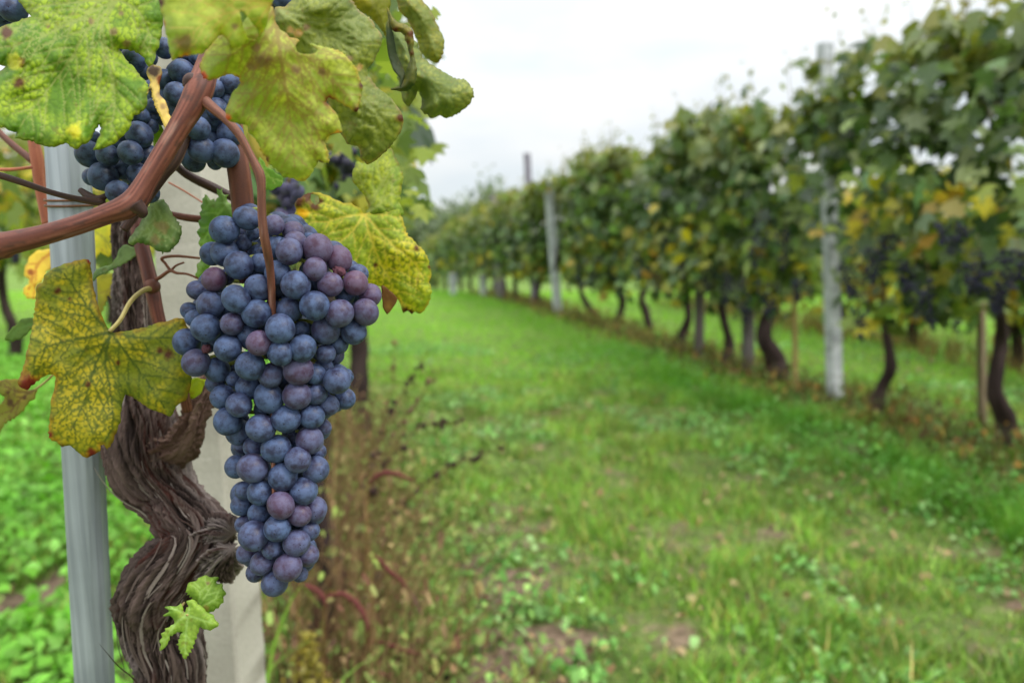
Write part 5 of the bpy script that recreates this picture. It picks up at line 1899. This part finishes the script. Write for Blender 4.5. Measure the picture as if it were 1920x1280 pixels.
hero_leaf(oN2, zB([(560, 350)])[0], [zB([(520, 420), (480, 520)])], 0.44, 0, 0, (lin(170, 164, 54), lin(140, 140, 50)), None, cell=10, quilt=.0004, seed=51, teeth=4, veinc=lin(150, 140, 60), spots=[(210, 550, 7, BURN)])
oO = zB([(880, 860), (930, 840), (990, 850), (980, 880), (950, 930), (900, 940), (860, 900)])
hero_leaf(oO, zB([(960, 850)])[0], [zB([(900, 900)])], 0.375, 0, 0, (lin(150, 168, 50), lin(172, 178, 56)), None, cell=10, quilt=.0004, seed=53, teeth=3, veinc=lin(160, 170, 80))
oQ = zA([(905, 690), (930, 680), (985, 790), (960, 860), (925, 900), (912, 800)])
hero_leaf(oQ, zA([(915, 690)])[0], [zA([(940, 850)])], 0.345, 0, 0, (lin(124, 150, 40), lin(150, 168, 50)), None, cell=10, quilt=.0003, seed=57, teeth=2)
# the dry curled remains of a leaf between the bunches
oR = zA([(888, 405), (920, 390), (960, 400), (975, 440), (962, 480), (958, 560), (1000, 620), (1015, 680), (1040, 730), (1062, 772), (1040, 792), (1000, 800), (985, 760), (960, 700), (930, 640), (915, 590), (905, 540), (880, 560), (900, 500), (880, 440)])
hero_leaf(oR, zA([(925, 400)])[0], [zA([(935, 560), (990, 700), (1030, 790)])], 0.283, 0, -.00003, (lin(196, 178, 112), lin(206, 190, 120)), 'dry cream coloured curl of a dead leaf beside the thick cane', cell=14, quilt=.0003, seed=55, teeth=2, step=2.8, sec=False,
          spots=[(288, 132, 13, lin(60, 40, 34)), (300, 148, 8, lin(120, 60, 36)), (280, 168, 5, lin(60, 40, 34)), (300, 178, 6, lin(120, 96, 80)), (305, 200, 5, lin(130, 105, 84))], curl=.001, curlw=6, wave=.002)
# blurred leaves farther along the near vine
far_l = [(600, 300, .55, 60), (640, 268, .6, 60), (560, 330, .6, 50), (700, 260, .7, 60), (760, 260, .8, 55), (770, 150, .6, 60), (800, 205, .9, 60), (795, 290, 1.0, 60), (820, 280, 1.1, 50), (785, 350, 1.1, 55), (800, 380, 1.1, 45),
         (760, 330, .9, 60), (730, 130, .5, 60), (815, 25, .5, 30), (790, 230, .7, 46), (745, 300, .8, 50), (690, 330, .75, 60), (560, 300, .5, 50), (655, 350, .7, 50), (520, 310, .5, 44), (30, 400, .8, 60), (20, 340, .9, 50), (200, 480, .6, 60), (760, 380, 1.0, 40)]
rngf = np.random.default_rng(61)
for k in range(46):
    q = rngf.random()
    far_l.append((735 + 70 * rngf.random() * (1 - .3 * q) + 20 * math.sin(q * 9), 40 + 380 * q, .7 + .7 * rngf.random(), 30 + 18 * rngf.random()))
for k, (x, y, d, s) in enumerate(far_l):
    mbx = MB()
    cc = palette(np.array([lin(132, 146, 54), lin(140, 150, 60), lin(106, 126, 52), lin(90, 112, 50)]), 1, .1, rngf)
    mbx.add(*leaf_cloud(PN([[x, y, d]]), np.array([s * 0.8 * d / F]), cc, np.array([0.3, -.9, .3]), rngf, .5))
    mbx.build('leaf', M_LEAF, HERO)


# ------------------------------------------------------------------ grape bunches
def grape_mesh(seed, nu=26, nv=18):
    V, Fc = unit_sphere(nu, nv)
    rng = np.random.default_rng(seed)
    V = V * np.array([1, 1, 1.03 + .05 * rng.random()])
    V = V * (1 + 0.05 * (fbm(V * 0.9 + seed * 7.0, 2) - .5))[:, None]
    V[0] *= 0.985
    m = mesh_from('grape', V, Fc)
    m.materials.append(M_GRAPE)
    m.materials.append(M_SCAR)
    # the dark stylar scar: a tiny raised disc off the bottom pole
    return m


def add_scar(m):
    import bmesh
    b = bmesh.new()
    b.from_mesh(m)
    b.verts.ensure_lookup_table()
    v = max(b.verts, key=lambda q: q.co.z)
    for f in v.link_faces:
        f.material_index = 0
    r = bmesh.ops.create_icosphere(b, subdivisions=1, radius=0.05, matrix=Matrix.Translation((0, 0, v.co.z - 0.005)) @ Matrix.Diagonal((1, 1, 0.6, 1)))
    for w in r['verts']:
        for f in w.link_faces:
            f.material_index = 1
    b.to_mesh(m)
    b.free()


GM = []
for k in range(5):
    m_ = grape_mesh(k + 1)
    add_scar(m_)
    GM.append(m_)


def raisin_mesh():
    V, Fc = unit_sphere(26, 18)
    r = 1 + 0.55 * (np.abs(2 * fbm(V * 2.2 + 3, 3) - 1) - 0.3) - 0.15
    m = mesh_from('shrivelled_grape', V * r[:, None] * np.array([1, .8, .9]), Fc, np.tile(lin(96, 62, 72), (len(V), 1)) * (0.5 + .9 * fbm(V * 4, 3))[:, None])
    m.materials.append(M_BARK)
    return m


RM = raisin_mesh()


def bunch(label, berries, depth_of, group, seed, red=None, back=0, name='grape_bunch', loc=None, stalk=None, raisins=(), sq=0.93):
    """berries: px, py, radius px, layer. Depth follows the bunch's round body, then berries are pushed apart along the view"""
    rng = np.random.default_rng(seed)
    b = np.asarray(berries, float)
    d = np.array([depth_of(x, y) for x, y, _, _ in b]) + b[:, 3] * 0.0085
    rad = b[:, 2] * np.minimum(d, depth_of(*b[0, :2]) + .02) / F
    for it in range(220):
        p = PN(np.column_stack([b[:, :2], d]))
        moved = False
        for i in range(len(b)):
            dv = p - p[i]
            dist = np.linalg.norm(dv, axis=1)
            need = sq * (rad + rad[i])
            ov = np.where((dist < need) & (np.arange(len(b)) != i))[0]
            for j in ov:
                s2 = np.hypot((b[i, 0] - b[j, 0]) * d[i] / F, (b[i, 1] - b[j, 1]) * d[i] / F)
                want = math.sqrt(max(need[j] ** 2 - s2 ** 2, 0))
                dd = d[j] - d[i]
                sgn = 1 if (dd > 0 or (dd == 0 and b[j, 3] >= b[i, 3])) else -1
                push = (want - abs(dd)) * 0.5 * 0.35
                if push > 1e-6:
                    d[i] -= sgn * push
                    d[j] += sgn * push
                    moved = True
        if not moved:
            break
    # each berry keeps the size it has in the picture
    rad = b[:, 2] * d / F
    pos = PN(np.column_stack([b[:, :2], d]))
    top = pos[np.argmin(b[:, 1])]
    root = thing(name, loc if loc is not None else top, label, 'grapes', group)
    for k in range(len(b)):
        o = bpy.data.objects.new('grape', GM[rng.integers(0, len(GM))])
        COL.objects.link(o)
        o.location = pos[k]
        # the scar end looks outwards, roughly at the viewer, each its own way
        dr = Vector(CAM) - Vector(pos[k])
        dr.normalize()
        dr = dr * 0.8 + Vector(rng.normal(0, .55, 3)) + Vector((0, 0, -.35))
        o.rotation_euler = dr.to_track_quat('Z', 'Y').to_euler()
        s = rad[k]
        o.scale = tuple(float(s * q) for q in (1 + rng.normal(0, .022, 3)))
        o.color = (red(b[k, 0], b[k, 1], k, rng) if red else 0.1, 0, 0, 1)
        attach(o, root)
    # berries on the far side of the bunch, which give it its body
    dm = d.mean()
    for k in range(back):
        i = rng.integers(0, len(b))
        x, y = b[i, 0] + rng.normal(0, 6), min(b[i, 1] + rng.normal(0, 6), b[:, 1].max() - 40)
        cx = np.average(b[:, 0], weights=np.exp(-((b[:, 1] - y) / 50) ** 2))
        x = cx + (x - cx) * 0.85
        dd = d[i] + 0.010 + 0.018 * rng.random()
        q = P(x, y, dd)
        o = bpy.data.objects.new('grape', GM[rng.integers(0, len(GM))])
        COL.objects.link(o)
        o.location = q
        s = 24 * dd / F
        o.scale = (s, s, s)
        o.rotation_euler = rng.random(3) * 6
        o.color = (0.1, 0, 0, 1)
        attach(o, root)
    for (x, y, r) in raisins:
        dd = d[np.argmin(np.hypot(b[:, 0] - x, b[:, 1] - y))] - 0.003
        o = bpy.data.objects.new('shrivelled_grape', RM)
        COL.objects.link(o)
        o.location = P(x, y, dd)
        s = r * dd / F * 1.15
        o.scale = (s, s, s)
        o.rotation_euler = rng.random(3) * 6
        o['label'] = 'shrivelled brown berry'
        attach(o, root)
    # stalks
    if stalk:
        mb = MB()
        mb.add(*tube(pxr(stalk), 70, 18, cane_disp, cane_cols(lin(104, 62, 48), lin(146, 96, 74), .4)))
        mb.build('stalk', M_CANE, root)
        mb = MB()
        sp = spline(pxr(stalk)[:, :3], 60)
        cxs = pos[:, 0].mean()
        for k in range(len(b)):
            # each berry's thin stem runs back to the middle of the bunch
            cx = np.average(b[:, 0], weights=np.exp(-((b[:, 1] - b[k, 1]) / 45) ** 2))
            e = P(0.35 * b[k, 0] + .65 * cx, b[k, 1] - 16, d[k] + 0.014)
            mid = 0.5 * (e + pos[k]) + [0, 0, .002]
            mb.add(*tube(np.array([[*pos[k], .0011], [*mid, .0009], [*e, .0012]]), 7, 5, col=lin(128, 136, 60)))
        o = mb.build('berry_stems', M_CANE, root)
        o['kind'] = 'stuff'
    return root


a3 = [(387, 227, 84, 0), (522, 157, 73, 0), (683, 198, 62, 0), (800, 237, 66, .6), (812, 303, 70, .3), (775, 357, 80, 0), (702, 328, 64, .8), (948, 343, 88, 0), (892, 285, 42, 1.2), (1075, 402, 78, .2), (931, 463, 72, 0), (1022, 556, 77, 0), (1172, 545, 77, .1),
      (1190, 492, 62, .9), (1262, 618, 70, .4), (1233, 720, 80, 0), (1077, 728, 84, 0), (928, 682, 88, 0), (815, 558, 88, 0), (707, 487, 76, .2), (390, 366, 80, .5), (315, 370, 72, 1), (472, 440, 85, .2), (602, 425, 58, 1), (325, 524, 73, 0), (395, 512, 50, 1),
      (590, 577, 83, .2), (457, 641, 82, 0), (302, 676, 82, .2), (226, 590, 60, .8), (180, 714, 54, 1), (206, 757, 52, .9), (277, 815, 85, 0), (432, 790, 70, 0), (580, 729, 85, .2), (160, 900, 82, .2), (217, 1023, 82, .2), (407, 937, 80, 0), (530, 862, 72, .9),
      (595, 905, 77, 0), (721, 820, 86, 0), (775, 706, 76, .9), (855, 937, 80, .1), (722, 966, 74, 0), (542, 1042, 90, 0), (830, 1070, 86, 0), (668, 1100, 73, 0), (995, 826, 86, .9), (1160, 836, 79, .6), (850, 826, 54, 1.4), (1070, 912, 60, 1.2), (995, 970, 60, .9),
      (983, 1050, 56, .8), (930, 1092, 64, .4), (942, 965, 36, 1.5), (342, 1066, 76, .8), (530, 1172, 74, .7), (1062, 1130, 82, 0), (1112, 1105, 48, 1), (440, 1120, 46, 1.2), (500, 305, 48, 1.6), (700, 570, 54, 1.5), (600, 360, 34, 1.6), (560, 250, 40, 1.6),
      (1060, 985, 44, 1.6), (330, 1150, 56, 1.2), (560, 480, 50, 1.6), (1110, 620, 60, 1.5), (680, 690, 50, 1.6), (410, 690, 40, 1.6)]
a4 = [(1057, 83, 62, .3), (623, 78, 82, 0), (783, 65, 82, 0), (894, 55, 62, .5), (360, 73, 71, 0), (452, 118, 72, 0), (963, 120, 60, .4), (388, 211, 80, 0), (577, 250, 82, 0), (723, 197, 82, 0), (869, 185, 71, .2), (933, 250, 48, .9), (590, 142, 52, 1.2),
      (450, 275, 74, 1), (465, 350, 45, 1.5), (535, 357, 58, 1), (663, 368, 80, 0), (855, 320, 76, 0), (787, 432, 72, .1), (905, 385, 46, 1.1), (890, 486, 76, .2), (530, 478, 87, 0), (437, 470, 66, .8), (702, 526, 83, .1), (575, 616, 75, 0), (483, 606, 52, .9),
      (823, 608, 79, .3), (690, 691, 77, 0), (467, 690, 60, .9), (565, 737, 60, .7), (797, 744, 66, .1), (884, 713, 72, .6), (671, 822, 76, .1), (535, 865, 83, 0), (480, 802, 52, 1), (850, 836, 60, .8), (780, 905, 77, 0), (643, 935, 60, .2), (500, 965, 62, .9),
      (844, 978, 63, .5), (581, 1022, 64, .1), (730, 1045, 78, 0), (545, 1075, 52, .9), (655, 1135, 76, .2), (800, 1085, 45, 1), (770, 300, 46, 1.6), (740, 640, 50, 1.5), (640, 560, 50, 1.6), (720, 1000, 44, 1.5), (690, 440, 50, 1.6)]
MAIN = [(300 + x / 3.2, 360 + y / 3.2, r / 3.2, l_) for x, y, r, l_ in a3] + [(300 + x / 3.048, 720 + y / 3.048, r / 3.048, l_) for x, y, r, l_ in a4]
SIL = np.array([(390, 470, 60), (430, 500, 110), (480, 535, 150), (560, 528, 188), (620, 515, 185), (680, 500, 165), (740, 520, 130), (800, 505, 105), (880, 520, 92), (950, 518, 82), (1020, 520, 78), (1100, 512, 45)], float)


def main_depth(x, y):
    xc = np.interp(y, SIL[:, 0], SIL[:, 1])
    R = np.interp(y, SIL[:, 0], SIL[:, 2])
    return 0.322 - 0.62 * math.sqrt(max(R * R - (x - xc) ** 2, 0)) * 0.00024


RIPE = [(402, 524, .95), (596, 466, .75), (636, 485, .9), (666, 530, 1.0), (694, 553, .75), (619, 534, .65), (591, 504, .6), (686, 585, .55), (635, 587, .4), (690, 510, .7), (486, 642, .75), (559, 693, .55), (526, 946, .7), (564, 962, .65), (540, 1064, .55), (580, 825, .4),
        (555, 736, .4), (433, 607, .4), (550, 434, .6), (515, 425, .5), (542, 470, .35), (368, 678, .35), (557, 1015, .35), (490, 1055, .3), (577, 1040, .4), (556, 455, .5), (509, 704, .25), (575, 900, .2)]


def main_red(x, y, k, rng):
    for a, b2, v in RIPE:
        if math.hypot(a - x, b2 - y) < 14:
            return v
    return float(np.clip(rng.normal(0.04, 0.10) + 0.12 * (y > 800) + .10 * (x > 600), 0, .6))


bunch('big ripe bunch of dusty blue grapes hanging in front', MAIN, main_depth, None, 5, main_red, back=150,
      stalk=[(380, 186, .284, 11), (398, 202, .282, 10), (425, 225, .280, 8.5), (450, 255, .279, 8), (470, 292, .279, 7.5), (483, 318, .279, 9), (488, 330, .279, 9.5), (490, 350, .279, 8), (491, 400, .280, 8), (495, 440, .281, 8.5), (501, 470, .284, 8.5),
             (506, 500, .291, 7.5), (509, 540, .296, 7), (511, 600, .300, 6), (512, 700, .306, 5), (512, 850, .308, 4), (515, 1000, .310, 3)],
      raisins=[(457, 519, 13), (387, 654, 11), (636, 508, 13)])

b1 = [(835, 810, 80, 0), (782, 916, 70, 0), (645, 930, 66, 0), (620, 1060, 84, 0), (548, 1062, 52, 1), (535, 925, 78, .4), (712, 1155, 72, .2), (845, 695, 50, .8), (830, 1050, 66, .6), (888, 930, 62, .8), (895, 1158, 60, .8), (772, 740, 45, 1), (562, 835, 50, 1.2),
      (905, 760, 44, 1.3), (700, 850, 60, 1.4), (740, 1020, 60, 1.5), (930, 640, 50, 1.5), (700, 1000, 60, 1.8), (820, 1150, 60, 1.5)]
BUP = 'upper bunches half hidden by leaves'
bunch('dark bunch under the corner leaf, left of the thick cane', [(x / 3.2, y / 3.2, r / 3.2, l_) for x, y, r, l_ in b1], lambda x, y: 0.318 + abs(x - 235) * 5e-5, BUP, 7, lambda *a: 0.05, back=8)
b2_ = [(1290, 532, 56, .3), (1382, 505, 62, .3), (1365, 600, 44, .8), (1300, 655, 66, .2), (1185, 770, 76, 0), (1210, 900, 79, 0), (1350, 920, 86, .3), (1160, 962, 70, .9), (1290, 972, 45, 1), (1382, 800, 74, .5), (1120, 822, 56, 1), (1278, 725, 62, 1.1),
       (1090, 430, 72, .6), (1060, 565, 70, .8), (1000, 610, 70, 1), (985, 290, 62, .8), (990, 480, 62, 1.2), (1185, 350, 50, .8), (1050, 660, 62, 1), (945, 560, 52, 1.4), (960, 700, 50, 1.4), (1280, 840, 60, 1.5), (1140, 480, 60, 1.4), (1240, 600, 60, 1.6), (1120, 330, 60, 1.5), (1180, 650, 60, 1.6), (1420, 870, 50, 1.2)]
bunch('dark bunch right of the thick cane, behind the pale leaf', [(x / 3.2, y / 3.2, r / 3.2, l_) for x, y, r, l_ in b2_], lambda x, y: 0.322, BUP, 8, lambda *a: 0.05, back=10)
bunch('few dark berries at the top left corner of the photo', [(24, 18, 24, 0), (8, 38, 20, .5), (-14, 16, 24, .3), (34, 2, 18, .7), (10, -20, 24, .4), (-10, 46, 18, .8), (40, -20, 22, .5)], lambda x, y: 0.315, BUP, 9, lambda *a: 0.05, back=0)
bunch('few dark berries glimpsed behind the notch of the corner leaf', [(250, 112, 22, 0), (265, 130, 20, .4), (240, 96, 18, .6), (272, 105, 22, .8), (256, 88, 20, 1)], lambda x, y: 0.328, BUP, 10, lambda *a: 0.03, back=0)
bunch('few dark berries glimpsed at the top edge above the pale leaf', [(530, -2, 20, 0), (512, -8, 20, .4), (545, -12, 20, .5), (525, 8, 16, .8)], lambda x, y: 0.31, BUP, 12, lambda *a: 0.05, back=0)
